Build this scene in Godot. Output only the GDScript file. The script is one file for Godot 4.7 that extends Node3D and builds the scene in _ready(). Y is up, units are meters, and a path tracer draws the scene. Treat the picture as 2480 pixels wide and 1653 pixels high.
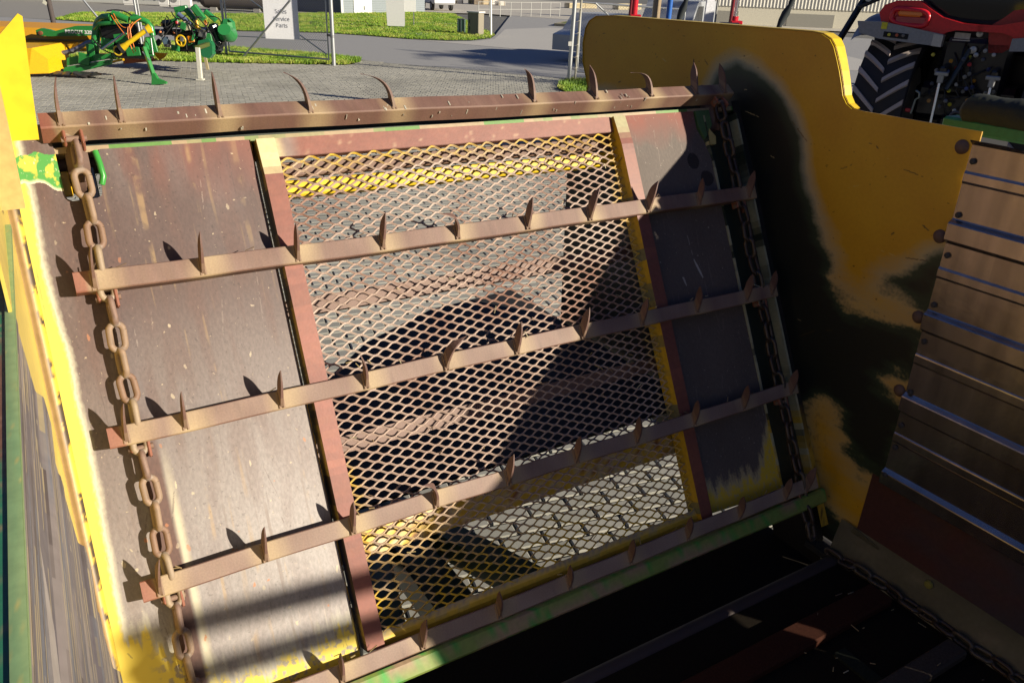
extends Node3D
# World: y up, metres. x runs across the feed wagon, -z towards its front elevator.
# Elevator frame: x across, y up along the sloping floor, z out of it towards the load.
const EV := Vector3(0, 0.8848, -0.4661)
const EN := Vector3(0, 0.4661, 0.8848)
const EO := Vector3(0, -0.2614, -0.4963)
# Yard frame: x to the right, z back towards the wagon, measured from below the wagon's left front corner.
const YR := Vector3(0.8492, 0, 0.5281)
const YF := Vector3(0.5281, 0, -0.8492)
const WAGON := Vector3(0.93, 0, -0.6)

var mats := {}
var tex := {}
var names := {}
var nb := PackedByteArray()
var nc := PackedByteArray()
var rng := RandomNumberGenerator.new()


class MB:
	var v := PackedVector3Array()
	var n := PackedVector3Array()
	var c := PackedColorArray()
	var uv := PackedVector2Array()
	var ix := PackedInt32Array()
	var col := Color(1, 1, 1)
	var xf := Transform3D()

	func pt(p: Vector3, nn: Vector3, cc: Color, t: Vector2 = Vector2.ZERO) -> int:
		v.append(xf * p)
		n.append((xf.basis * nn).normalized())
		c.append(cc)
		uv.append(t)
		return v.size() - 1

	func tri(a: Vector3, b: Vector3, d: Vector3) -> void:   # counter-clockwise from outside
		var nn = (b - a).cross(d - a)
		if nn.length_squared() < 1e-16: return
		var i = pt(a, nn, col); pt(b, nn, col); pt(d, nn, col)
		ix.append_array([i, i + 2, i + 1])

	func quad(a: Vector3, b: Vector3, d: Vector3, e: Vector3) -> void:
		var nn = (d - a).cross(e - b)
		var i = pt(a, nn, col, Vector2(0, 1)); pt(b, nn, col, Vector2(1, 1)); pt(d, nn, col, Vector2(1, 0)); pt(e, nn, col, Vector2(0, 0))
		ix.append_array([i, i + 2, i + 1, i, i + 3, i + 2])

	func box(ce: Vector3, s: Vector3, b: Basis = Basis.IDENTITY, ch: float = 0.0) -> void:
		var h = s * 0.5
		ch = minf(ch, minf(h.x, minf(h.y, h.z)) * 0.9)
		var ax = [b.x.normalized(), b.y.normalized(), b.z.normalized()]
		for k in 3:
			for sg in [-1.0, 1.0]:
				var a = ax[k] * sg
				var p = ax[(k + 1) % 3] * sg
				var q = ax[(k + 2) % 3]
				var ha = h[k]; var hp = h[(k + 1) % 3] - ch; var hq = h[(k + 2) % 3] - ch
				quad(ce + a * ha - p * hp - q * hq, ce + a * ha + p * hp - q * hq, ce + a * ha + p * hp + q * hq, ce + a * ha - p * hp + q * hq)
		if ch <= 0.0: return
		for k in 3:
			var a = ax[k]; var ha = h[k] - ch
			for s1 in [-1.0, 1.0]:
				for s2 in [-1.0, 1.0]:
					var p = ax[(k + 1) % 3] * s1; var q = ax[(k + 2) % 3] * s2
					var hp = h[(k + 1) % 3]; var hq = h[(k + 2) % 3]
					var p0 = ce + p * hp + q * (hq - ch); var p1 = ce + p * (hp - ch) + q * hq
					if s1 * s2 > 0: quad(p0 - a * ha, p1 - a * ha, p1 + a * ha, p0 + a * ha)
					else: quad(p0 + a * ha, p1 + a * ha, p1 - a * ha, p0 - a * ha)

	func bar(p0: Vector3, p1: Vector3, w: float, h: float, ch: float = 0.0, up: Vector3 = Vector3.UP) -> void:
		var d = (p1 - p0)
		var z = d.normalized()
		if absf(z.dot(up)) > 0.98: up = Vector3.RIGHT
		var x = up.cross(z).normalized()
		box((p0 + p1) * 0.5, Vector3(w, h, d.length()), Basis(x, z.cross(x), z), ch)

	func tube(pts: Array, r, sides: int = 8, caps: bool = true) -> void:
		var m = pts.size()
		var prev = Vector3.ZERO
		var base = v.size()
		for i in m:
			var t = (pts[mini(i + 1, m - 1)] - pts[maxi(i - 1, 0)]).normalized()
			var x = prev - t * prev.dot(t)
			if x.length() < 1e-4:
				x = t.cross(Vector3.UP if absf(t.y) < 0.9 else Vector3.RIGHT)
			x = x.normalized(); prev = x
			var y = t.cross(x)
			var rr = r[i] if r is Array else r
			for k in sides + 1:
				var a = TAU * k / sides
				var dd = x * cos(a) + y * sin(a)
				pt(pts[i] + dd * rr, dd, col)
		for i in m - 1:
			for k in sides:
				var q = base + i * (sides + 1) + k
				ix.append_array([q, q + sides + 1, q + 1, q + 1, q + sides + 1, q + sides + 2])
		if caps:
			for e in [0, m - 1]:
				var t = (pts[1] - pts[0] if e == 0 else pts[m - 1] - pts[m - 2]).normalized() * (-1.0 if e == 0 else 1.0)
				var rr = r[e] if r is Array else r
				var o = pt(pts[e], t, col)
				for k in sides + 1:
					pt(v[base + e * (sides + 1) + k] if xf == Transform3D() else xf.affine_inverse() * v[base + e * (sides + 1) + k], t, col)
				for k in sides:
					if e == 0: ix.append_array([o, o + 1 + k, o + 2 + k])
					else: ix.append_array([o, o + 2 + k, o + 1 + k])

	func lathe(prof: Array, o: Vector3, b: Basis, sides: int = 24) -> void:   # prof: Vector2(radius, along b.y)
		b = Basis(b.x, b.y, b.x.cross(b.y))
		for i in prof.size() - 1:
			var p = prof[i]; var q = prof[i + 1]
			var e = (q - p)
			if e.length() < 1e-6: continue
			var nr = Vector2(e.y, -e.x).normalized()
			var base = v.size()
			for k in sides + 1:
				var a = TAU * k / sides
				var d = b.x * cos(a) + b.z * sin(a)
				var nn = d * nr.x + b.y * nr.y
				pt(o + d * p.x + b.y * p.y, nn, col); pt(o + d * q.x + b.y * q.y, nn, col)
			for k in sides:
				var z = base + k * 2
				ix.append_array([z, z + 2, z + 1, z + 1, z + 2, z + 3])

	func prism(poly: PackedVector2Array, z0: float, z1: float, b: Transform3D = Transform3D(), uvr: Rect2 = Rect2(0, 0, 1, 1)) -> void:
		# a polygon in the x-y plane of b, given counter-clockwise, from z0 to z1
		if Geometry2D.is_polygon_clockwise(poly): poly.reverse()
		var t = Geometry2D.triangulate_polygon(poly)
		for side in 2:
			var nn = b.basis.z * (1.0 if side else -1.0)
			var base = v.size()
			for p in poly:
				pt(b * Vector3(p.x, p.y, z1 if side else z0), nn, col, Vector2((p.x - uvr.position.x) / uvr.size.x, 1.0 - (p.y - uvr.position.y) / uvr.size.y))
			for k in range(0, t.size(), 3):
				var ar = (poly[t[k + 1]] - poly[t[k]]).cross(poly[t[k + 2]] - poly[t[k]])
				if (ar > 0) == (side == 1): ix.append_array([base + t[k], base + t[k + 2], base + t[k + 1]])
				else: ix.append_array([base + t[k], base + t[k + 1], base + t[k + 2]])
		for i in poly.size():
			var p = poly[i]; var q = poly[(i + 1) % poly.size()]
			quad(b * Vector3(p.x, p.y, z0), b * Vector3(q.x, q.y, z0), b * Vector3(q.x, q.y, z1), b * Vector3(p.x, p.y, z1))

	func grid(nu: int, nv: int, f: Callable, cf = null) -> void:   # f(u, v) with u, v in 0..1; outside is du x dv
		var base = v.size()
		var P = []
		for j in nv + 1:
			for i in nu + 1:
				P.append(f.call(float(i) / nu, float(j) / nv))
		for j in nv + 1:
			for i in nu + 1:
				var du = P[j * (nu + 1) + mini(i + 1, nu)] - P[j * (nu + 1) + maxi(i - 1, 0)]
				var dv = P[mini(j + 1, nv) * (nu + 1) + i] - P[maxi(j - 1, 0) * (nu + 1) + i]
				var p = P[j * (nu + 1) + i]
				pt(p, du.cross(dv), cf.call(p) if cf != null else col, Vector2(float(i) / nu, 1.0 - float(j) / nv))
		for j in nv:
			for i in nu:
				var q = base + j * (nu + 1) + i
				ix.append_array([q, q + nu + 2, q + 1, q, q + nu + 1, q + nu + 2])

	func mesh() -> ArrayMesh:
		var a = []
		a.resize(Mesh.ARRAY_MAX)
		a[Mesh.ARRAY_VERTEX] = v; a[Mesh.ARRAY_NORMAL] = n; a[Mesh.ARRAY_COLOR] = c; a[Mesh.ARRAY_TEX_UV] = uv; a[Mesh.ARRAY_INDEX] = ix
		var m = ArrayMesh.new()
		m.add_surface_from_arrays(Mesh.PRIMITIVE_TRIANGLES, a)
		return m


func numbered(called: String) -> String:
	var k = names.get(called, 0)
	names[called] = k + 1
	return called if k == 0 else "%s_%03d" % [called, k]


func tag(o: Node, label: String, category: String, group: String = "") -> Node:
	o.set_meta("label", label)
	o.set_meta("category", category)
	if group: o.set_meta("group", group)
	return o


func thing(called: String, label: String, category: String, at: Transform3D, group: String = "") -> Node3D:
	var o := Node3D.new()
	o.name = numbered(called)
	add_child(o, true)
	o.transform = at
	tag(o, label, category, group)
	return o


func put(called: String, m: MB, mat: Material, parent: Node = null, at: Transform3D = Transform3D(), label: String = "") -> MeshInstance3D:
	var o := MeshInstance3D.new()
	o.name = numbered(called) if parent == null else called
	o.mesh = m.mesh()
	o.material_override = mat
	o.transform = at
	(parent if parent else self).add_child(o, true)
	if label: o.set_meta("label", label)
	return o


func struct(called: String, m: MB, mat: Material, at: Transform3D = Transform3D(), kind: String = "structure") -> MeshInstance3D:
	var o = put(called, m, mat, null, at)
	o.set_meta("kind", kind)
	return o


func copy(o: Node3D, label: String, at: Transform3D, base: String) -> Node3D:
	var c = o.duplicate()
	c.name = numbered(base)
	add_child(c, true)
	c.transform = at
	c.set_meta("label", label)
	return c


func yard(a: float, d: float, h: float = 0.0, turn: float = 0.0) -> Transform3D:
	return Transform3D(Basis(YR, Vector3.UP, -YF) * Basis(Vector3.UP, turn), YR * a + YF * d + Vector3.UP * h)


func gp(a: float, d: float, h: float = 0.0) -> Vector3:
	return YR * a + YF * d + Vector3.UP * h


func lin(r: float, g: float, b: float) -> Color:
	return Color(r / 255.0, g / 255.0, b / 255.0).srgb_to_linear()


func fb(x: float, y: float) -> float:      # smooth noise 0..1, repeats every 512
	return nb[(int(y) & 511) * 512 + (int(x) & 511)] / 255.0


func fc(x: float, y: float) -> float:      # fine noise 0..1
	return nc[(int(y) & 511) * 512 + (int(x) & 511)] / 255.0


func ramp(a: float, b: float, x: float) -> float:
	return clampf((x - a) / (b - a), 0.0, 1.0)


func noise_image(size: int, freq: float, oct: int, sd: int, kind: int = FastNoiseLite.TYPE_SIMPLEX_SMOOTH) -> Image:
	var f := FastNoiseLite.new()
	f.noise_type = kind; f.frequency = freq; f.fractal_octaves = oct; f.seed = sd
	f.fractal_type = FastNoiseLite.FRACTAL_FBM if oct > 1 else FastNoiseLite.FRACTAL_NONE
	return f.get_seamless_image(size, size)


func grain(called: String, freq: float, oct: int, lo: float, hi: float, sd: int, stretch: Vector2i = Vector2i.ONE) -> void:
	# a grey tiling texture between the linear values lo and hi
	var im = noise_image(512, freq, oct, sd)
	var b = im.get_data()
	var out := PackedByteArray()
	out.resize(512 * 512)
	var lut := PackedByteArray()
	for i in 256:
		var g = lo + (hi - lo) * i / 255.0
		lut.append(int(255.0 * Color(g, g, g).linear_to_srgb().r))
	for y in 512:
		for x in 512:
			out[y * 512 + x] = lut[b[((y / stretch.y) & 511) * 512 + ((x / stretch.x) & 511)]]
	tex[called] = ImageTexture.create_from_image(Image.create_from_data(512, 512, false, Image.FORMAT_L8, out))


func mk(called: String, rough: float, metal: float = 0.0, grain_tex: String = "", per_metre: float = 4.0, bump: float = 0.0, bump_tex: String = "", spec: float = 0.5) -> StandardMaterial3D:
	var m := StandardMaterial3D.new()
	m.resource_name = called
	m.vertex_color_use_as_albedo = true
	m.roughness = rough
	m.metallic = metal
	m.metallic_specular = spec
	if grain_tex:
		m.albedo_texture = tex[grain_tex]
		m.uv1_triplanar = true
		m.uv1_scale = Vector3.ONE * per_metre
	if bump != 0.0:
		m.heightmap_enabled = true
		m.heightmap_texture = tex[bump_tex if bump_tex else grain_tex]
		m.heightmap_scale = bump
	mats[called] = m
	return m


func painted(called: String, w: int, h: int, f: Callable, rough: float, metal: float, strokes: Array = []) -> StandardMaterial3D:
	# f(x, y) with x, y in 0..1 (y downwards) gives a linear colour whose alpha is the bare-metal share
	var d := PackedByteArray()
	d.resize(w * h * 3)
	var r := PackedByteArray()
	r.resize(w * h)
	var lut := PackedByteArray()
	for i in 1025:
		var g = i / 1024.0
		lut.append(int(255.0 * Color(g, g, g).linear_to_srgb().r + 0.5))
	for j in h:
		for i in w:
			var c: Color = f.call((i + 0.5) / w, (j + 0.5) / h)
			var k = (j * w + i) * 3
			d[k] = lut[int(clampf(c.r, 0, 1) * 1024)]; d[k + 1] = lut[int(clampf(c.g, 0, 1) * 1024)]; d[k + 2] = lut[int(clampf(c.b, 0, 1) * 1024)]
			r[j * w + i] = int(255.0 * c.a)
	for s in strokes:      # scratches and chips: Vector4 line in 0..1, width in pixels, linear colour, share
		var l: Vector4 = s[0]
		var c := [int(255 * Color(s[2].r, 0, 0).linear_to_srgb().r), int(255 * Color(s[2].g, 0, 0).linear_to_srgb().r), int(255 * Color(s[2].b, 0, 0).linear_to_srgb().r)]
		var n = int(maxf(absf(l.z - l.x) * w, absf(l.w - l.y) * h)) + 1
		for i in n:
			var t = float(i) / n
			if fc(i * 0.7 + l.x * 900, l.y * 700) < 0.36: continue
			var px = lerpf(l.x, l.z, t) * w; var py = lerpf(l.y, l.w, t) * h
			var wd = s[1] * (0.5 + sin(t * PI))
			for q in int(ceil(wd)):
				var ix = int(px + q - wd * 0.5); var iy = int(py)
				if ix < 0 or iy < 0 or ix >= w or iy >= h: continue
				var k = (iy * w + ix) * 3
				for e in 3: d[k + e] = int(lerpf(d[k + e], c[e], s[3]))
	var m := StandardMaterial3D.new()
	m.resource_name = called
	m.albedo_texture = ImageTexture.create_from_image(Image.create_from_data(w, h, false, Image.FORMAT_RGB8, d))
	m.texture_repeat = false
	m.roughness = rough
	if metal > 0.0:
		m.metallic = metal
		m.metallic_texture = ImageTexture.create_from_image(Image.create_from_data(w, h, false, Image.FORMAT_L8, r))
	mats[called] = m
	return m


func _ready() -> void:
	# --- camera, sky, sun, exposure
	var cam := Camera3D.new()
	cam.name = "camera"
	cam.transform = Transform3D(Basis(Vector3(0.8559, 0.0342, 0.5150), Vector3(0.1873, 0.9099, -0.3702), Vector3(-0.4820, 0.4134, 0.7729)).orthonormalized(), Vector3(0, 2.5, 0))
	cam.keep_aspect = Camera3D.KEEP_HEIGHT
	cam.fov = 46.40
	cam.near = 0.02
	cam.far = 900.0
	add_child(cam)
	var we := WorldEnvironment.new()
	we.name = "environment"
	var env := Environment.new()
	env.background_mode = Environment.BG_SKY
	var sm := ProceduralSkyMaterial.new()
	sm.sky_top_color = Color(0.25, 0.37, 0.61)
	sm.sky_horizon_color = Color(0.80, 0.82, 0.83)
	sm.sky_curve = 0.12
	sm.ground_bottom_color = Color(0.25, 0.24, 0.22)
	sm.ground_horizon_color = Color(0.55, 0.60, 0.66)
	sm.sky_energy_multiplier = 1.0
	sm.sun_angle_max = 1.0
	var sky := Sky.new()
	sky.sky_material = sm
	env.sky = sky
	env.background_energy_multiplier = 0.36
	env.tonemap_mode = Environment.TONE_MAPPER_LINEAR
	env.tonemap_exposure = 1.7
	env.sdfgi_enabled = true
	env.ssao_enabled = true
	env.ssil_enabled = true
	we.environment = env
	add_child(we)
	var sun := DirectionalLight3D.new()
	sun.name = "sun"
	sun.light_energy = 1.6
	sun.light_color = Color(1.0, 0.955, 0.87)
	sun.light_angular_distance = 0.7
	sun.shadow_enabled = true
	sun.look_at_from_position(Vector3.ZERO, Vector3(-0.56, -0.33, -0.76))
	add_child(sun)
	rng.seed = 7
	make_materials()
	build_ground()
	build_pavers()
	build_far()
	build_fences()
	build_tractor()
	build_mower()
	build_second_machine()
	build_yard_things()
	build_wagon()


func make_materials() -> void:
	nb = noise_image(512, 0.012, 4, 11).get_data()
	nc = noise_image(512, 0.09, 3, 12).get_data()
	grain("soft", 0.02, 4, 0.78, 1.0, 21)
	grain("fine", 0.08, 4, 0.55, 1.0, 22)
	grain("speck", 0.25, 2, 0.6, 1.0, 23)
	grain("hard", 0.05, 5, 0.35, 1.0, 24)
	grain("brush", 0.03, 4, 0.6, 1.0, 25, Vector2i(1, 8))
	grain("mild", 0.06, 4, 0.80, 1.0, 26)
	mk("rust", 0.66, 0.0, "mild", 6.0, 0.04, "hard")
	mk("worn_paint", 0.5, 0.0, "soft", 5.0, 0.02, "hard")
	mk("paint", 0.32, 0.0, "soft", 2.0)
	mk("gloss", 0.27, 0.0, "soft", 2.0)
	mk("dull", 0.85, 0.0, "soft", 1.0)
	mk("rubber", 0.8, 0.0, "fine", 3.0, 0.05, "hard")
	mk("galv", 0.42, 0.75, "soft", 3.0)
	mk("chrome", 0.18, 1.0)
	mk("dark_chain", 0.42, 0.3, "fine", 5.0).albedo_color = Color(0.60, 0.60, 0.60)  # darker tone for the right chain and the floor chains
	mk("dark_matte", 0.9, 0.0, "fine", 3.0, 0.0, "", 0.2)  # near-black matte tone for floor, pit plate and elevator sides
	mk("cladding", 0.25, 0.93, "brush", 1.2, 0.35, "soft")
	mk("old_steel", 0.5, 0.25, "soft", 3.0)
	mk("asphalt", 0.9, 0.0, "fine", 1.3, 0.3, "speck")
	mk("concrete", 0.88, 0.0, "fine", 1.5, 0.2, "speck")
	mk("paver", 0.9, 0.0, "fine", 5.0, 0.15, "speck")
	mk("grass", 0.9, 0.0, "hard", 0.9, 1.0, "speck")
	mk("leaf", 0.6, 0.0)
	mats.leaf.backlight_enabled = true
	mats.leaf.backlight = Color(0.3, 0.4, 0.1)
	var g := StandardMaterial3D.new()
	g.resource_name = "glass"
	g.albedo_color = Color(0.02, 0.025, 0.03, 0.75)
	g.roughness = 0.05
	g.transparency = BaseMaterial3D.TRANSPARENCY_ALPHA
	mats["glass"] = g
	var l := StandardMaterial3D.new()
	l.resource_name = "lamp_lens"
	l.vertex_color_use_as_albedo = true
	l.roughness = 0.1
	l.clearcoat_enabled = true
	mats["lens"] = l


func sheet(m: MB, pts: Array, y: float) -> void:      # a flat polygon on the ground; pts are yard (a, d)
	var poly := PackedVector2Array()
	for p in pts:
		var w = gp(p.x, p.y)
		poly.append(Vector2(w.x, w.z))
	var t = Geometry2D.triangulate_polygon(poly)
	for k in range(0, t.size(), 3):
		var a = Vector3(poly[t[k]].x, y, poly[t[k]].y); var b = Vector3(poly[t[k + 1]].x, y, poly[t[k + 1]].y); var c = Vector3(poly[t[k + 2]].x, y, poly[t[k + 2]].y)
		if (b - a).cross(c - a).y > 0: m.tri(a, b, c)
		else: m.tri(a, c, b)


const ROAD_NEAR := [Vector2(-60, 16), Vector2(-24, 23.2), Vector2(-13.0, 30.5), Vector2(-10.1, 29.1), Vector2(-6.9, 28.0), Vector2(-5.25, 27.0), Vector2(-4.2, 26.24), Vector2(-1.4, 25.1), Vector2(0.87, 23.9), Vector2(3.2, 22.7), Vector2(8, 20.4), Vector2(30, 9)]
const LAWN := [Vector2(-24.7, 47.5), Vector2(-22.4, 40.7), Vector2(-17.5, 39.0), Vector2(-12.8, 37.75), Vector2(-9.08, 38.75), Vector2(-7.0, 37.9), Vector2(-5.0, 36.8), Vector2(-3.3, 36.7), Vector2(-2.3, 37.3), Vector2(-1.5, 39.2), Vector2(-1.35, 41.4), Vector2(-1.9, 44.5), Vector2(-3.2, 52.0), Vector2(-5.2, 64.0), Vector2(-8.2, 64.6), Vector2(-12.3, 57.4), Vector2(-13.4, 57.3), Vector2(-16.2, 53.2), Vector2(-21.2, 49.75)]
const VERGE := [Vector2(-13.2, 24.2), Vector2(-9.15, 24.3), Vector2(-5.83, 24.95), Vector2(-5.28, 25.07), Vector2(-5.0, 26.0), Vector2(-5.2, 27.0), Vector2(-6.9, 28.0), Vector2(-10.1, 29.1), Vector2(-13.0, 30.5)]
const VERGE_RIGHT := [Vector2(0.95, 21.2), Vector2(1.2, 20.2), Vector2(2.4, 19.2), Vector2(6.4, 17.2), Vector2(7.6, 20.4), Vector2(2.6, 22.9), Vector2(1.3, 23.4), Vector2(1.05, 22.4)]


func build_ground() -> void:
	var m := MB.new()
	m.col = Color(0.17, 0.165, 0.15)
	sheet(m, [Vector2(-500, -500), Vector2(500, -500), Vector2(500, 500), Vector2(-500, 500)], -0.09)
	struct("ground", m, mats.concrete)
	m = MB.new()                                       # asphalt road and the far apron
	m.col = Color(0.38, 0.375, 0.365)
	sheet(m, ROAD_NEAR + [Vector2(30, 44), Vector2(3.2, 66.0), Vector2(-1.0, 66.0), Vector2(-1.35, 41.4), Vector2(-1.5, 39.2), Vector2(-2.3, 37.3), Vector2(-3.3, 36.7), Vector2(-5.0, 36.8), Vector2(-7.0, 37.9), Vector2(-9.08, 38.75), Vector2(-12.8, 37.75), Vector2(-17.5, 39.0), Vector2(-22.4, 40.7), Vector2(-60, 52)], -0.012)
	struct("road", m, mats.asphalt)
	m = MB.new()                                       # lighter worn tarmac of the side street mouth
	m.col = Color(0.54, 0.52, 0.48)
	sheet(m, [Vector2(-4.6, 36.5), Vector2(-3.2, 36.3), Vector2(-2.1, 36.9), Vector2(-1.3, 39.0), Vector2(-1.2, 41.4), Vector2(-1.0, 47.0), Vector2(1.6, 50.5), Vector2(5.5, 49.5), Vector2(14, 42), Vector2(14, 29.5), Vector2(5.5, 30.2), Vector2(0.5, 33.2)], -0.006)
	struct("side_street", m, mats.asphalt)
	m = MB.new()
	m.col = Color(0.58, 0.54, 0.46)
	sheet(m, [Vector2(-3.0, 67.0), Vector2(-5.6, 66.0), Vector2(-9.0, 66.5), Vector2(-14, 120), Vector2(60, 120), Vector2(40, 58), Vector2(4.2, 61.5)], -0.004)
	struct("concrete_lot", m, mats.concrete)
	m = MB.new()
	m.col = Color(0.33, 0.315, 0.28)
	sheet(m, [Vector2(-24.9, 47.5), Vector2(-21.3, 50.2), Vector2(-16.3, 53.6), Vector2(-13.5, 57.7), Vector2(-14.2, 60.5), Vector2(-60, 64), Vector2(-70, 52), Vector2(-22.8, 40.9)], -0.006)
	struct("side_yard", m, mats.asphalt)
	for k in 3:
		m = MB.new()
		m.col = [Color(0.19, 0.29, 0.022), Color(0.22, 0.28, 0.022), Color(0.18, 0.28, 0.022)][k]
		sheet(m, [LAWN, VERGE, VERGE_RIGHT][k], 0.015)
		struct(["lawn", "grass_verge", "grass_verge"][k], m, mats.grass)
	# short grass standing on all three patches, in patches of its own tone
	var tones := [[], [], []]
	for patch in [[LAWN, 17000], [VERGE, 9000], [VERGE_RIGHT, 4000]]:
		var poly := PackedVector2Array(patch[0])
		var r := Rect2(poly[0], Vector2.ZERO)
		for p in poly: r = r.expand(p)
		var made = 0
		while made < patch[1]:
			var p = r.position + Vector2(rng.randf(), rng.randf()) * r.size
			if not Geometry2D.is_point_in_polygon(p, poly): continue
			made += 1
			tones[clampi(int(fb(p.x * 40 + 300, p.y * 40 + 900) * 4.6 - 0.8 + rng.randfn() * 0.4), 0, 2)].append(p)
	for k in 3:
		var blade := MB.new()
		for i in 7:
			var a = i * 2.4
			var d = Vector3(cos(a), 0, sin(a))
			var s = Vector3(-sin(a), 0, cos(a)) * 0.012
			var o = d * 0.02
			blade.col = [Color(0.15, 0.27, 0.025), Color(0.26, 0.40, 0.035), Color(0.38, 0.42, 0.08)][k] * (0.85 + 0.06 * (i % 5))
			blade.tri(o - s, o + s, o + d * 0.035 + Vector3.UP * (0.05 + 0.012 * (i % 4)))
		scatter(["dark_grass", "grass", "dry_grass"][k], blade, mats.leaf, tones[k], 0.01, 0.8, 1.6)
	var spots := []
	var daisy := MB.new()
	daisy.col = Color(0.8, 0.8, 0.7)
	for k in 6:
		daisy.tri(Vector3.ZERO, Vector3(cos(k * TAU / 6 + 1), 0.01, sin(k * TAU / 6 + 1)) * 0.03, Vector3(cos(k * TAU / 6), 0.01, sin(k * TAU / 6)) * 0.03)
	var lp := PackedVector2Array(LAWN)
	for c in 26:
		var o = Vector2(rng.randf_range(-13, -2), rng.randf_range(38.5, 55))
		for k in rng.randi_range(4, 26):
			var p = o + Vector2(rng.randfn() * 0.5, rng.randfn() * 0.35)
			if Geometry2D.is_point_in_polygon(p, lp): spots.append(p)
	scatter("daisies", daisy, mats.leaf, spots, 0.1, 0.8, 1.4)
	m = MB.new()                                       # kerb island in the side street
	m.col = Color(0.40, 0.36, 0.25)
	var w := [Vector2(1.9, 52.6), Vector2(3.2, 52.0), Vector2(8.0, 53.5), Vector2(8.0, 56.0), Vector2(2.6, 56.0)]
	var poly := PackedVector2Array()
	for p in w: poly.append(p)
	m.prism(poly, 0.0, 0.14, Transform3D(Basis(YR, YF, Vector3.UP), Vector3.ZERO))
	struct("kerb_island", m, mats.concrete)
	m = MB.new()
	m.col = Color(0.16, 0.20, 0.04)
	sheet(m, [Vector2(2.3, 53.0), Vector2(3.3, 52.5), Vector2(7.7, 53.8), Vector2(7.7, 55.7), Vector2(2.8, 55.7)], 0.146)
	struct("island_grass", m, mats.grass)


func scatter(called: String, m: MB, mat: Material, spots: Array, y: float, s0: float, s1: float, parent: Node = null) -> void:
	var mm := MultiMesh.new()
	mm.transform_format = MultiMesh.TRANSFORM_3D
	mm.mesh = m.mesh()
	mm.instance_count = spots.size()
	for i in spots.size():
		var b = Basis(Vector3.UP, rng.randf() * TAU).scaled(Vector3.ONE * rng.randf_range(s0, s1))
		mm.set_instance_transform(i, Transform3D(b, gp(spots[i].x, spots[i].y, y)))
	var o := MultiMeshInstance3D.new()
	o.name = called
	o.multimesh = mm
	o.material_override = mat
	o.set_meta("kind", "stuff")
	(parent if parent else self).add_child(o, true)


func build_pavers() -> void:
	var m := MB.new()
	m.col = Color(0.06, 0.058, 0.048)
	var yard_edge := [Vector2(-40, -25), Vector2(40, -25), Vector2(40, 4.0), Vector2(30, 8.9), Vector2(8, 20.3), Vector2(7.5, 20.35), Vector2(6.4, 17.2), Vector2(2.4, 19.2), Vector2(1.2, 20.2), Vector2(0.95, 21.2), Vector2(1.05, 22.4), Vector2(1.3, 23.4), Vector2(0.87, 23.85), Vector2(-1.4, 25.05), Vector2(-4.2, 26.2), Vector2(-5.2, 26.9), Vector2(-5.0, 26.0), Vector2(-5.28, 25.07), Vector2(-5.83, 24.95), Vector2(-9.15, 24.3), Vector2(-13.2, 24.2), Vector2(-24, 23.0), Vector2(-40, 19.5)]
	sheet(m, yard_edge, -0.014)
	var pv = struct("pavement", m, mats.concrete)
	var poly := PackedVector2Array(yard_edge)
	var kinds := []
	for k in 8:
		var b := MB.new()
		var g = 0.28 + 0.021 * k
		b.col = Color(g * 1.03, g, g * 0.86)
		b.box(Vector3(0, -0.03, 0), Vector3(0.205, 0.06, 0.096), Basis.IDENTITY, 0.006)
		kinds.append(b.mesh())
	var j = Vector3(0.195, 0, -0.981)
	var q = Vector3(0.981, 0, 0.195)
	var pb := Basis(q, Vector3.UP, -j)
	var cells := []
	for r in range(12, 290):
		for c in range(-70, 100):
			var p = j * (r * 0.108) + q * ((c + 0.5 * (r & 1)) * 0.218)
			var a = p.dot(YR); var d = p.dot(YF)
			if d < 1.6 or d > 27.2: continue
			if a < -0.66 * d - 0.5 or a > 0.30 * d + 0.6: continue
			if not Geometry2D.is_point_in_polygon(Vector2(a, d), poly): continue
			cells.append(p)
	cells.sort_custom(func(x, y): return seen_size(x) > seen_size(y))
	for i in mini(300, cells.size()):
		var o := MeshInstance3D.new()
		o.name = "paver"
		o.mesh = kinds[clampi(int(fb(cells[i].x * 26, cells[i].z * 26) * 9.0 + rng.randfn() * 1.3), 0, 7)]
		o.material_override = mats.paver
		o.transform = Transform3D(pb * Basis(Vector3(rng.randfn(), 0.4 * rng.randfn(), rng.randfn()).normalized(), 0.012), cells[i] + Vector3.UP * rng.randf_range(-0.003, 0.002))
		pv.add_child(o, true)
	var groups := [[], [], [], [], [], [], [], []]
	for i in range(300, cells.size()):
		groups[clampi(int(fb(cells[i].x * 26, cells[i].z * 26) * 9.0 + rng.randfn() * 1.3), 0, 7)].append(cells[i])
	for k in 8:
		var mm := MultiMesh.new()
		mm.transform_format = MultiMesh.TRANSFORM_3D
		mm.mesh = kinds[k]
		var mine = groups[k]
		mm.instance_count = mine.size()
		for i in mine.size():
			mm.set_instance_transform(i, Transform3D(pb * Basis(Vector3(rng.randfn(), 0.4 * rng.randfn(), rng.randfn()).normalized(), 0.014), mine[i] + Vector3.UP * rng.randf_range(-0.004, 0.002)))
		var o := MultiMeshInstance3D.new()
		o.name = "far_pavers"
		o.multimesh = mm
		o.material_override = mats.paver
		o.set_meta("kind", "stuff")
		pv.add_child(o, true)


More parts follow.
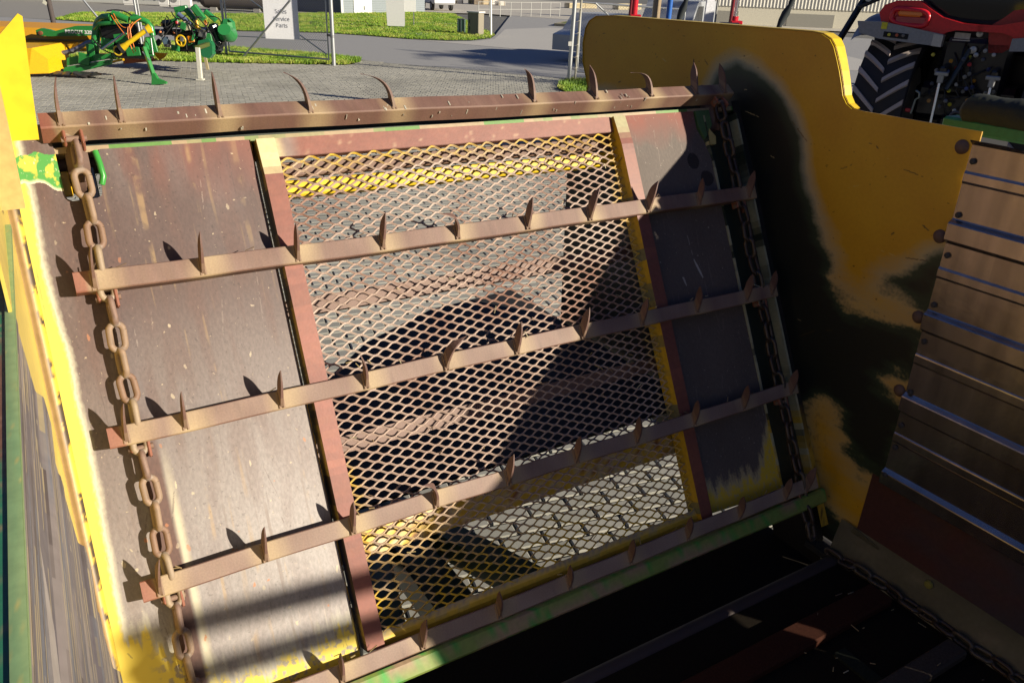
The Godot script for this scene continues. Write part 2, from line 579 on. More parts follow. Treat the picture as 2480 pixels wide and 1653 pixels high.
func seen_size(p: Vector3) -> float:      # near pavers that lie behind the open mesh come first
	var e = p - Vector3(0, 2.5, 0)
	var t = (-0.5609 - EN.dot(Vector3(0, 2.5, 0))) / EN.dot(e)
	var h = Vector3(0, 2.5, 0) + e * t
	var s = h.dot(EV)
	var ok = h.x > 0.45 and h.x < 1.42 and s > 1.5 and s < 2.72
	return (1.0 if ok else 0.0) + 1.0 / e.length()


func build_far() -> void:
	# long low building across the side yard, with air conditioners and a clipped hedge in front
	var b = thing("low_building", "long pale low building with dark windows across the side yard", "building", yard(-29.0, 61.5, 0.0, -0.04))
	var m := MB.new()
	m.col = Color(0.30, 0.30, 0.31)
	m.box(Vector3(0, 1.6, -3), Vector3(34, 3.2, 6))
	put("wall", m, mats.dull, b)
	m = MB.new()
	m.col = Color(0.55, 0.55, 0.52)
	m.box(Vector3(0, 0.12, 0.06), Vector3(34, 0.24, 0.12))
	put("plinth", m, mats.concrete, b)
	for k in 10:
		m = MB.new()
		m.col = Color(0.7, 0.69, 0.66) if k % 3 != 1 else Color(0.5, 0.52, 0.55)
		m.box(Vector3(-15.5 + k * 3.2, 1.6, 0.03), Vector3(1.3, 2.9, 0.06))
		put("wall_panel", m, mats.dull, b)
		m = MB.new()
		m.col = Color(0.04, 0.045, 0.05)
		m.box(Vector3(-14.0 + k * 3.2, 1.45, 0.02), Vector3(1.5, 2.2, 0.04))
		var w = put("window", m, mats.gloss, b)
		m = MB.new()
		m.col = Color(0.5, 0.5, 0.5)
		for q in [[-0.78, 0.06], [0.78, 0.06], [0.0, 0.05]]: m.box(Vector3(-14.0 + k * 3.2 + q[0], 1.45, 0.05), Vector3(q[1], 2.3, 0.05))
		put("frame", m, mats.paint, w)
	m = MB.new()
	m.col = Color(0.4, 0.4, 0.4)
	m.box(Vector3(0, 3.25, -3), Vector3(34.6, 0.12, 6.8))
	put("roof", m, mats.dull, b)
	for k in 4:
		var a = [-24.75, -23.98, -23.25, -27.2][k]
		var ac = thing("air_conditioner", ["left outdoor air conditioner unit of the pair with fans by the pale building", "right outdoor air conditioner unit of the pair with fans by the pale building", "plain white cabinet right of the air conditioners", "white outdoor unit left of the fence post top"][k], "air conditioner", yard(a, 59.2, 0.0))
		m = MB.new()
		m.col = Color(0.72, 0.71, 0.68)
		m.box(Vector3(0, 0.46, 0), Vector3(0.74, 0.8, 0.34), Basis.IDENTITY, 0.03)
		m.box(Vector3(0, 0.03, 0), Vector3(0.6, 0.06, 0.3))
		put("case", m, mats.paint, ac)
		if k == 2: continue
		m = MB.new()
		m.col = Color(0.16, 0.16, 0.16)
		m.lathe([Vector2(0.25, 0), Vector2(0.25, 0.012), Vector2(0, 0.014)], Vector3(-0.05, 0.5, 0.171), Basis(Vector3.RIGHT, Vector3.BACK, Vector3.UP), 20)
		var fan = put("fan", m, mats.dull, ac)
		m = MB.new()
		m.col = Color(0.6, 0.6, 0.58)
		for r in [0.08, 0.15, 0.22]:
			var pts = []
			for i in 21: pts.append(Vector3(-0.05 + r * cos(i * TAU / 20), 0.5 + r * sin(i * TAU / 20), 0.195))
			m.tube(pts, 0.008, 4, false)
		put("grille", m, mats.paint, fan)
	var hd = thing("tank", "long dark brown rounded tank lying behind the wire gate", "tank", yard(-18.7, 56.0))
	m = MB.new()
	m.col = Color(0.085, 0.070, 0.062)
	m.lathe([Vector2(0, -2.3), Vector2(0.4, -2.28), Vector2(0.56, -2.1), Vector2(0.6, -1.9), Vector2(0.6, 1.9), Vector2(0.56, 2.1), Vector2(0.4, 2.28), Vector2(0, 2.3)], Vector3(0, 0.72, 0), Basis(Vector3.UP, Vector3.RIGHT, Vector3.FORWARD), 24)
	put("shell", m, mats.dull, hd)
	for x in [-1.4, 1.4]:
		m = MB.new()
		m.col = Color(0.3, 0.29, 0.27)
		m.box(Vector3(x, 0.1, 0), Vector3(0.4, 0.2, 1.0))
		put("cradle", m, mats.concrete, hd)
	# grey shed with white doors
	var c0 = gp(-12.2, 57.7); var c1 = gp(-7.6, 66.0); var c2 = gp(-16.0, 59.6)
	var sh = thing("grey_shed", "grey lap clad shed with white doors behind the lawn", "building", Transform3D(Basis.IDENTITY, c0))
	for side in 2:
		var e = (c1 if side == 0 else c2) - c0
		var nn = e.cross(Vector3.UP).normalized() * (1.0 if side == 0 else -1.0)
		m = MB.new()
		m.col = Color(0.24, 0.275, 0.30) if side == 0 else Color(0.20, 0.21, 0.225)  # second wall darker: its shade is put into the colour
		for k in 22:      # lap boards, each leaning out at its foot
			var y0 = 0.02 + k * 0.15
			var lo = nn * 0.03
			if side == 0: m.quad(Vector3.UP * y0 + lo, e + Vector3.UP * y0 + lo, e + Vector3.UP * (y0 + 0.15) + nn * 0.004, Vector3.UP * (y0 + 0.15) + nn * 0.004)
			else: m.quad(e + Vector3.UP * y0 + lo, Vector3.UP * y0 + lo, Vector3.UP * (y0 + 0.15) + nn * 0.004, e + Vector3.UP * (y0 + 0.15) + nn * 0.004)
			m.quad(Vector3.UP * y0, e + Vector3.UP * y0, e + Vector3.UP * y0 + lo, Vector3.UP * y0 + lo)
		m.box(e * 0.5 + Vector3.UP * 1.65 - nn * 0.06, Vector3(e.length(), 3.3, 0.1), Basis(e.normalized(), Vector3.UP, e.normalized().cross(Vector3.UP)))
		put("wall", m, mats.dull, sh)
	m = MB.new()
	m.col = Color(0.7, 0.7, 0.7)
	m.box(Vector3.UP * 1.65, Vector3(0.16, 3.3, 0.16))
	put("corner_board", m, mats.paint, sh)
	var e0 = (c1 - c0).normalized()
	var n0 = e0.cross(Vector3.UP).normalized()
	for q in [[2.1, 1.9, Color(0.8, 0.8, 0.77)], [6.3, 2.2, Color(0.8, 0.8, 0.78)]]:
		m = MB.new()
		m.col = q[2]
		m.box(e0 * q[0] + Vector3.UP * 1.2 + n0 * 0.05, Vector3(q[1], 2.4, 0.06), Basis(e0, Vector3.UP, e0.cross(Vector3.UP)))
		var d = put("door", m, mats.paint, sh)
		m = MB.new()
		m.col = Color(0.25, 0.25, 0.24)
		m.box(e0 * (q[0] + 0.1) + Vector3.UP * 0.35 + n0 * 0.1, Vector3(0.08, 0.25, 0.05), Basis(e0, Vector3.UP, e0.cross(Vector3.UP)))
		put("latch", m, mats.galv, d)
	m = MB.new()
	m.col = Color(0.3, 0.3, 0.3)
	m.prism(PackedVector2Array([Vector2(c0.x - 0.3, c0.z), Vector2(c1.x, c1.z), Vector2(c1.x - 6, c1.z - 4), Vector2(c2.x, c2.z)]), -3.4, -3.3, Transform3D(Basis(Vector3.RIGHT, Vector3.BACK, Vector3.DOWN), -c0))
	put("roof", m, mats.dull, sh)
	# white sign boards on the lawn
	for k in 2:
		var s = thing("sign_board", ["large blank white sign board on two legs on the lawn", "white board standing behind the sign board on the lawn"][k], "sign", yard([-6.56, -6.05][k], [44.0, 46.5][k], 0.0, -0.05 + 0.1 * k))
		m = MB.new()
		m.col = Color(0.86, 0.86, 0.84)
		if k == 0: m.prism(PackedVector2Array([Vector2(-0.44, 0.14), Vector2(-0.41, 0.11), Vector2(0.43, 0.11), Vector2(0.46, 0.14), Vector2(0.48, 2.1), Vector2(-0.52, 2.1)]), 0.0, 0.03)
		else: m.box(Vector3(-0.15, 1.45, 0), Vector3(0.75, 1.45, 0.03))
		put("board", m, mats.paint, s)
		for x in [-0.27, 0.27] if k == 0 else [-0.4, 0.1]:
			m = MB.new()
			m.col = Color(0.5, 0.5, 0.48)
			m.box(Vector3(x, 0.4, -0.03), Vector3(0.05, 0.8, 0.04))
			put("leg", m, mats.galv, s)
	# concrete pillar, meter box, white pole
	var p = thing("concrete_pillar", "weathered concrete pillar with a white cap at the lawn corner", "pillar", yard(-2.27, 41.0, 0.0, -0.5))
	m = MB.new()
	m.col = Color(0.30, 0.27, 0.21)
	m.box(Vector3(0, 0.5, 0), Vector3(0.62, 1.0, 0.5), Basis.IDENTITY, 0.02)
	put("block", m, mats.concrete, p)
	m = MB.new()
	m.col = Color(0.74, 0.72, 0.68)
	m.box(Vector3(0, 1.03, 0), Vector3(0.70, 0.07, 0.58), Basis.IDENTITY, 0.01)
	put("cap", m, mats.concrete, p)
	m = MB.new()
	m.col = Color(0.05, 0.05, 0.045)
	m.box(Vector3(-0.2, 0.62, 0.252), Vector3(0.05, 0.18, 0.01)); m.box(Vector3(-0.2, 0.3, 0.252), Vector3(0.05, 0.2, 0.01))
	put("slot", m, mats.dull, p)
	var u = thing("service_box", "small green and grey service box beside the concrete pillar", "service box", yard(-3.02, 42.0, 0.0, -0.2))
	m = MB.new()
	m.col = Color(0.05, 0.12, 0.085)
	m.box(Vector3(0, 0.33, 0), Vector3(0.34, 0.64, 0.24), Basis.IDENTITY, 0.015)
	put("case", m, mats.paint, u)
	m = MB.new()
	m.col = Color(0.34, 0.38, 0.40)
	for x in [-0.17, 0.0, 0.17]: m.box(Vector3(x, 0.34, 0.125), Vector3(0.035, 0.66, 0.02))
	m.box(Vector3(0, 0.66, 0.11), Vector3(0.38, 0.03, 0.05))
	put("trim", m, mats.galv, u)
	m = MB.new()
	m.col = Color(0.82, 0.82, 0.80)
	m.tube([Vector3(0.04, 0, 0), Vector3(0.0, 1.5, 0), Vector3(-0.06, 4.5, 0)], 0.05, 12)
	var pole = put("pole", m, mats.paint, null, yard(-1.58, 41.2))
	tag(pole, "slender white pole on the lawn tip by the concrete pillar", "pole")
	# pick-up parked beyond the lawn
	var ut = thing("pickup_truck", "white pickup truck parked beyond the lawn near the shed", "truck", yard(-6.7, 70.2, 0.0, 0.35))
	m = MB.new()
	m.col = Color(0.84, 0.84, 0.84)
	m.box(Vector3(0, 0.78, -1.6), Vector3(1.8, 0.6, 5.0), Basis.IDENTITY, 0.1)
	m.box(Vector3(0, 1.35, -1.5), Vector3(1.6, 0.6, 2.0), Basis.IDENTITY, 0.2)
	put("body", m, mats.gloss, ut)
	m = MB.new()
	m.col = Color(0.5, 0.5, 0.5)
	m.box(Vector3(0, 0.52, 0.95), Vector3(1.7, 0.14, 0.12), Basis.IDENTITY, 0.03)
	put("bumper", m, mats.galv, ut)
	m = MB.new()
	m.col = Color(0.03, 0.035, 0.04)
	m.box(Vector3(0, 1.4, -0.49), Vector3(1.4, 0.4, 0.04))
	put("window", m, mats.gloss, ut)
	for x in [-0.78, 0.78]:
		for z in [0.0, -3.1]:
			m = MB.new()
			m.col = Color(0.03, 0.03, 0.03)
			m.lathe([Vector2(0.2, -0.12), Vector2(0.34, -0.12), Vector2(0.37, -0.08), Vector2(0.37, 0.08), Vector2(0.34, 0.12), Vector2(0.2, 0.12)], Vector3(x, 0.37, z), Basis(Vector3.UP, Vector3.RIGHT, Vector3.FORWARD), 20)
			var wh = put("wheel", m, mats.rubber, ut)
			m = MB.new()
			m.col = Color(0.5, 0.5, 0.5)
			m.lathe([Vector2(0, 0.1), Vector2(0.2, 0.11), Vector2(0.2, -0.11), Vector2(0, -0.1)], Vector3(x, 0.37, z), Basis(Vector3.UP, Vector3.RIGHT, Vector3.FORWARD), 16)
			put("rim", m, mats.galv, wh)
	# stacked crates and pallets at the far edge of the lot
	for k in 9:
		var cr = thing("crate", ["leftmost pale crate at the far edge of the concrete lot", "white crate right of the leftmost one in the lot", "yellow tall stack of boards in the far lot", "dark gap crate beside the yellow stack", "tan crate by the yellow stack in the lot", "grey white box in the far lot", "low pale box right in the far lot", "long low pile of tan boards at the far kerb", "second long pile of tan boards at the far kerb"][k], "crate", yard([-7.6, -6.8, -5.5, -4.9, -4.1, -3.3, -2.5, 6.0, 11.0][k], 90 + (k % 3), 0.0, 0.1 * k))
		m = MB.new()
		m.col = [Color(0.5, 0.46, 0.38), Color(0.75, 0.74, 0.7), Color(0.55, 0.45, 0.18), Color(0.2, 0.16, 0.12), Color(0.5, 0.4, 0.25), Color(0.6, 0.58, 0.55), Color(0.66, 0.62, 0.56), Color(0.5, 0.42, 0.26), Color(0.46, 0.4, 0.26)][k]
		var hh = [0.7, 0.5, 1.6, 1.0, 1.4, 0.9, 0.4, 0.5, 0.6][k]
		for i in 4:
			m.box(Vector3(0, hh * (i + 0.5) / 4, 0), Vector3((0.8 if k < 7 else 4.0), hh / 4 - 0.03, 0.8))
		put("slats", m, mats.dull, cr)
		for x in [-0.3, 0.3]:
			m = MB.new()
			m.col = Color(0.25, 0.2, 0.14)
			m.box(Vector3(x, hh * 0.5, 0.38), Vector3(0.08, hh, 0.06))
			put("post", m, mats.dull, cr)
	# cream ribbed warehouse on the right
	var w0 = gp(12.0, 65.5); var w1 = gp(48.0, 61.5)
	var wn = (w1 - w0).normalized()
	var wz = wn.cross(Vector3.UP)
	var wh = thing("warehouse", "cream ribbed steel warehouse on a pale wall, behind the yard on the right", "building", Transform3D(Basis(wn, Vector3.UP, wz), w0))
	var len_ = (w1 - w0).length()
	m = MB.new()
	m.col = Color(0.66, 0.62, 0.50)
	m.box(Vector3(len_ * 0.5, 0.6, -0.1), Vector3(len_, 1.2, 0.2))
	put("base_wall", m, mats.dull, wh)
	m = MB.new()
	m.col = Color(0.72, 0.70, 0.62)
	var nr = int(len_ / 0.25)
	for i in nr:
		var x = i * 0.25
		var ps = [Vector2(0, 0.05), Vector2(0.15, 0.05), Vector2(0.18, 0.085), Vector2(0.22, 0.085), Vector2(0.25, 0.05)]
		for k in 4: m.quad(Vector3(x + ps[k].x, 1.25, ps[k].y), Vector3(x + ps[k + 1].x, 1.25, ps[k + 1].y), Vector3(x + ps[k + 1].x, 5.0, ps[k + 1].y), Vector3(x + ps[k].x, 5.0, ps[k].y))
	m.quad(Vector3(0, 1.25, -0.1), Vector3(len_, 1.25, -0.1), Vector3(len_, 1.25, 0.06), Vector3(0, 1.25, 0.06))
	m.box(Vector3(len_ * 0.5, 3.1, -0.1), Vector3(len_, 3.8, 0.2))
	put("cladding", m, mats.dull, wh)
	for q in [[3.2, 2.0], [9.5, 3.4], [15.5, 2.0], [19.0, 3.2], [27.0, 3.0]]:
		m = MB.new()
		m.col = Color(0.30, 0.29, 0.25)
		m.box(Vector3(q[0], 0.45, 0.03), Vector3(q[1], 0.9, 0.06))
		put("door", m, mats.dull, wh)
	for q in [[2.2, 2.4], [6.0, 2.4]]:
		m = MB.new()
		m.col = Color(0.6, 0.6, 0.58)
		m.box(Vector3(q[0], 2.4, 0.09), Vector3(1.5, 1.1, 0.08))
		var wd = put("window", m, mats.paint, wh)
		m = MB.new()
		m.col = Color(0.12, 0.16, 0.2)
		for x in [-0.36, 0.36]: m.box(Vector3(q[0] + x, 2.4, 0.135), Vector3(0.62, 0.9, 0.02))
		put("pane", m, mats.gloss, wd)
	# palms beyond the right edge of the frame: their fronds shade the road
	for k in 3:
		palm(["tall palm tree beside the road, right of the yard gate", "second palm tree by the road beyond the yard gate", "shorter palm tree at the yard side of the road"][k], gp([16.5, 19.6, 15.2][k], [22.6, 20.6, 17.5][k]), [6.6, 7.4, 4.6][k], k)


func palm(label: String, at: Vector3, h: float, sd: int) -> void:
	var r := RandomNumberGenerator.new()
	r.seed = 40 + sd
	var t = thing("palm_tree", label, "palm tree", Transform3D(Basis.IDENTITY, at), "palms beside the road")
	var m := MB.new()
	m.col = Color(0.13, 0.10, 0.075)
	var pts = []; var rad = []
	for i in 16:
		pts.append(Vector3(0.15 * sin(i * 0.2), h * i / 15.0, 0)); rad.append(0.26 - 0.006 * i + 0.012 * (i % 2))
	m.tube(pts, rad, 12)
	put("trunk", m, mats.dull, t)
	m = MB.new()
	for i in 30:
		var az = i * 2.4 + r.randf() * 0.3
		var el = r.randf_range(-0.4, 1.2)
		var d = Vector3(cos(az), 0, sin(az))
		var L = r.randf_range(1.9, 2.8)
		m.col = Color(0.05 + 0.03 * r.randf(), 0.11 + 0.03 * r.randf(), 0.03)
		var prev = Vector3(0.02, h, 0)
		for k in 12:
			var f = (k + 1) / 12.0
			var p = Vector3(0, h, 0) + d * L * f * cos(el * (1 - f * 0.6)) + Vector3.UP * (L * sin(el) * f - 1.5 * f * f)
			m.bar(prev, p, 0.035 * (1.1 - f), 0.03 * (1.1 - f))
			var s = (p - prev).cross(Vector3.UP).normalized()
			for sg in [-1.0, 1.0]:
				for q in 2:
					var o = prev.lerp(p, 0.5 * q)
					var tip = o + s * sg * 0.6 * (1.05 - f * 0.8) + (p - prev).normalized() * 0.35 + Vector3.DOWN * 0.2
					var w = (p - prev).normalized() * 0.03
					m.tri(o - w, o + w, tip)
			prev = p
	put("crown", m, mats.leaf, t)


func netting(m: MB, x0: float, x1: float, y0: float, y1: float, pitch: float, r: float) -> void:
	# chain-link: zigzag wires side by side, each hooked round the next
	var n = int((x1 - x0) / pitch)
	var k = int((y1 - y0) / pitch * 2.0)
	for i in n:
		for j in k:
			var a = Vector3(x0 + (i + 0.5 * (1 + (1 if j % 2 else -1))) * pitch, y0 + (y1 - y0) * j / k, 0)
			var b = Vector3(x0 + (i + 0.5 * (1 + (-1 if j % 2 else 1))) * pitch, y0 + (y1 - y0) * (j + 1) / k, 0)
			m.bar(a, b, r * 2, r * 2, 0, Vector3.BACK)


func pipe(called: String, a: Vector3, b: Vector3, r: float, parent: Node, mat: Material = null, c: Color = Color(0.5, 0.52, 0.53)) -> MeshInstance3D:
	var m := MB.new()
	m.col = c
	m.tube([a, b], r, 10)
	return put(called, m, mat if mat else mats.galv, parent)


func words(called: String, text: String, size: float, at: Transform3D, c: Color, parent: Node, bold: bool = false, depth: float = 0.004) -> void:
	var t := TextMesh.new()
	var f := SystemFont.new()
	f.font_names = PackedStringArray(["Droid Sans"])
	if bold: f.font_weight = 700
	t.font = f
	t.text = text
	t.font_size = 64
	t.pixel_size = size / 64.0 * 1.35
	t.depth = depth
	var o := MeshInstance3D.new()
	o.name = called
	o.mesh = t
	var k := StandardMaterial3D.new()
	k.albedo_color = c.linear_to_srgb()
	k.roughness = 0.6
	o.material_override = k
	o.transform = at
	parent.add_child(o, true)


func build_fences() -> void:
	var A = Vector3(6.04, 0, -27.28); var B = Vector3(8.33, 0, -24.04)
	var t = (B - A).normalized()
	var nz = t.cross(Vector3.UP)
	var fr = Transform3D(Basis(t, Vector3.UP, nz), A)
	# wire gate leaf swung open on the left
	var g = thing("wire_gate", "open galvanised chain-link gate leaf left of the entrance", "gate", fr)
	pipe("frame", Vector3(0.13, 0.15, 0), Vector3(0.13, 2.2, 0), 0.024, g)
	pipe("frame", Vector3(3.86, 0.15, 0), Vector3(3.86, 2.2, 0), 0.024, g)
	pipe("frame", Vector3(0.13, 0.15, 0), Vector3(3.86, 0.16, 0), 0.026, g)
	pipe("frame", Vector3(0.13, 2.2, 0), Vector3(3.86, 2.2, 0), 0.024, g)
	pipe("rail", Vector3(0.13, 0.61, 0.004), Vector3(3.86, 0.68, 0.004), 0.012, g)
	pipe("brace", Vector3(0.75, 1.87, -0.01), Vector3(3.80, 0.29, -0.01), 0.018, g)
	var m := MB.new()
	m.col = Color(0.42, 0.44, 0.45)
	netting(m, 0.15, 3.84, 0.17, 2.2, 0.085, 0.0028)
	put("netting", m, mats.galv, g)
	m = MB.new()
	m.col = Color(0.15, 0.15, 0.16)
	m.box(Vector3(3.93, 0.83, 0.0), Vector3(0.16, 0.06, 0.05))
	put("latch", m, mats.galv, g)
	for q in [["gate_post", "thick galvanised gate post left of the road entrance", 4.03, 0.062, 2.3], ["fence_post", "galvanised fence post behind the green implements", 0.0, 0.04, 2.3]]:
		var p = thing(q[0], q[1], "post", fr.translated_local(Vector3(q[2], 0, 0)))
		pipe("tube", Vector3.ZERO, Vector3(0.01, q[4], 0), q[3], p)
		m = MB.new()
		m.col = Color(0.35, 0.36, 0.37)
		m.lathe([Vector2(q[3] + 0.004, 0.0), Vector2(q[3] + 0.012, 0.01), Vector2(q[3] + 0.012, 0.05), Vector2(q[3] + 0.004, 0.06)], Vector3(0, 0.78, 0), Basis.IDENTITY, 14)
		put("collar", m, mats.galv, p)
	pipe("stay", Vector3.ZERO, Vector3(2.0, 1.74, 0.0), 0.030, thing("gate_stay", "slanting galvanised stay in front of the white poster", "stay", fr.translated_local(Vector3(0.97, 0.0, 0.46))))
	var s = thing("poster", "white poster with printed words tied to the wire gate", "sign", fr.translated_local(Vector3(2.41, 0.67, 0.22)) * Transform3D(Basis(Vector3.UP, 0.42), Vector3.ZERO))
	m = MB.new()
	m.col = Color(0.84, 0.85, 0.88)
	m.box(Vector3(0, 0.6, 0), Vector3(1.01, 1.24, 0.012))
	put("board", m, mats.paint, s)
	for q in [["Sales", 0.74], ["Service", 0.535], ["Parts", 0.355]]:
		words("lettering", q[0], 0.115, Transform3D(Basis.IDENTITY, Vector3(0.0, q[1] , 0.009)), Color(0.10, 0.11, 0.14), s)
	# slanting stay and dark post further left
	var st = thing("fence_stay", "thin slanting grey stay far left behind the mower", "stay", yard(-13.15, 26.6))
	pipe("tube", Vector3(0.0, 0.8, 0), Vector3(-0.62, 1.65, 0.0), 0.03, st)
	pipe("tube", Vector3(0.0, 0.8, 0), Vector3(0.5, 0.0, 0.0), 0.03, st)
	var fp = thing("fence_post", "galvanised double fence post behind the green headstock", "post", yard(-12.03, 26.5))
	pipe("tube", Vector3(0.05, 0, 0), Vector3(0.0, 2.2, 0), 0.04, fp)
	pipe("tube", Vector3(0.13, 0, 0), Vector3(0.10, 2.2, 0), 0.025, fp)
	var bo = thing("bollard", "dark round post at the far upper left with a pale tag", "post", yard(-14.62, 26.4))
	pipe("tube", Vector3(0.06, 0, 0), Vector3(-0.02, 2.0, 0), 0.075, bo, mats.dull, Color(0.075, 0.062, 0.058))
	m = MB.new()
	m.col = Color(0.75, 0.74, 0.6)
	m.box(Vector3(-0.09, 1.36, 0.06), Vector3(0.12, 0.10, 0.02), Basis(Vector3.BACK, -0.5))
	put("tag_plate", m, mats.paint, bo)
	# right gate post, its leaf and wire
	var rp = thing("gate_post", "grey gate post right of the road entrance", "post", yard(1.31, 22.89))
	pipe("tube", Vector3.ZERO, Vector3(0.04, 2.5, 0), 0.058, rp)
	pipe("tube", Vector3(0.17, 0.02, -0.1), Vector3(0.22, 2.5, -0.1), 0.03, rp, null, Color(0.42, 0.40, 0.34))
	for k in 7:
		m = MB.new()
		m.col = Color(0.36, 0.34, 0.3)
		m.tube([Vector3(0.02, 0.35 + k * 0.3, -0.04), Vector3(0.12, 0.33 + k * 0.3, -0.02), Vector3(0.22, 0.37 + k * 0.3, -0.1)], 0.008, 5)
		put("tie_wire", m, mats.galv, rp)
	m = MB.new()
	m.col = Color(0.78, 0.76, 0.7)
	m.box(Vector3(-0.03, 0.98, 0.06), Vector3(0.09, 0.11, 0.02))
	put("plate", m, mats.paint, rp)
	var rg = thing("wire_gate", "second chain-link gate leaf, behind the yellow side sheet", "gate", yard(1.55, 23.6, 0.0, 0.0))
	pipe("frame", Vector3(0.02, 0.2, 0), Vector3(0.02, 2.0, 0), 0.024, rg)
	pipe("frame", Vector3(0.02, 2.0, 0), Vector3(2.9, 1.91, -0.2), 0.026, rg)
	pipe("frame", Vector3(0.02, 0.2, 0), Vector3(2.9, 0.15, -0.2), 0.026, rg)
	pipe("frame", Vector3(2.9, 0.15, -0.2), Vector3(2.9, 2.5, -0.2), 0.024, rg)
	pipe("brace", Vector3(0.40, 1.99, 0.0), Vector3(2.6, 0.3, -0.2), 0.022, rg)
	m = MB.new()
	m.col = Color(0.45, 0.46, 0.46)
	netting(m, 0.05, 2.9, 0.2, 1.95, 0.085, 0.0028)
	put("netting", m, mats.galv, rg)
	# low white fence along the far side street
	var lf = thing("low_fence", "low thin pale fence along the far side of the street", "fence", yard(-3.2, 61.0))
	for k in 9:
		pipe("fence_post", Vector3(k * 0.75, 0, -k * 0.75), Vector3(k * 0.75, 1.0, -k * 0.75), 0.028, lf, mats.paint, Color(0.55, 0.55, 0.52))
	for h in [0.98, 0.5]:
		pipe("rail", Vector3(0, h, 0), Vector3(6, h, -6), 0.014, lf, mats.paint, Color(0.5, 0.5, 0.47))


func tread(m: MB, c: Vector3, r: float, half: float, n: int, axle: Basis) -> void:
	# chevron lugs round a wheel whose axle is axle.x
	for side in [-1.0, 1.0]:
		for k in n:
			var a0 = (k + (0.5 if side > 0 else 0.0)) * TAU / n
			var prev = null
			for j in 6:
				var f = j / 5.0
				var a = a0 + 0.30 * f
				var x = side * half * (0.02 + 0.98 * f)
				var rr = r - 0.035 * f * f
				var hw = 0.030 + 0.012 * f
				var now = []
				for q in [[-1.15, -0.055], [-0.85, 0.0], [0.85, 0.0], [1.15, -0.055]]:
					var aa = a + q[0] * hw / r
					now.append(c + axle.x * x + (axle.y * sin(aa) + axle.z * cos(aa)) * (rr + q[1]))
				if prev:
					for q in 3:
						if side > 0: m.quad(prev[q], now[q], now[q + 1], prev[q + 1])
						else: m.quad(now[q], prev[q], prev[q + 1], now[q + 1])
				if j == 0 or j == 5: m.quad(now[0], now[1], now[2], now[3])
				prev = now


func big_wheel(parent: Node, x: float, r: float, half: float) -> void:
	var b := Basis(Vector3.UP, Vector3.RIGHT, Vector3.FORWARD)
	var m := MB.new()
	m.col = Color(0.032, 0.030, 0.029)
	m.lathe([Vector2(r * 0.56, -half * 0.86), Vector2(r * 0.8, -half * 1.02), Vector2(r * 0.92, -half), Vector2(r - 0.06, -half * 0.8), Vector2(r - 0.045, 0), Vector2(r - 0.06, half * 0.8), Vector2(r * 0.92, half), Vector2(r * 0.8, half * 1.02), Vector2(r * 0.56, half * 0.86)], Vector3(x, r, 0), b, 48)
	var w = put("wheel", m, mats.rubber, parent)
	m = MB.new()
	m.col = Color(0.55, 0.47, 0.42)  # lugs paled in colour to stand in for sunlight on the tread
	tread(m, Vector3(x, r, 0), r, half, 22, Basis(Vector3.RIGHT, Vector3.UP, Vector3.BACK))
	put("tread_lugs", m, mats.rubber, w)
	m = MB.new()
	m.col = Color(0.28, 0.28, 0.28)
	m.lathe([Vector2(0, 0.05), Vector2(0.3, 0.05), Vector2(r * 0.56, half * 0.8), Vector2(r * 0.56, -half * 0.8), Vector2(0.3, -0.05), Vector2(0, -0.05)], Vector3(x, r, 0), b, 32)
	put("rim", m, mats.paint, w)


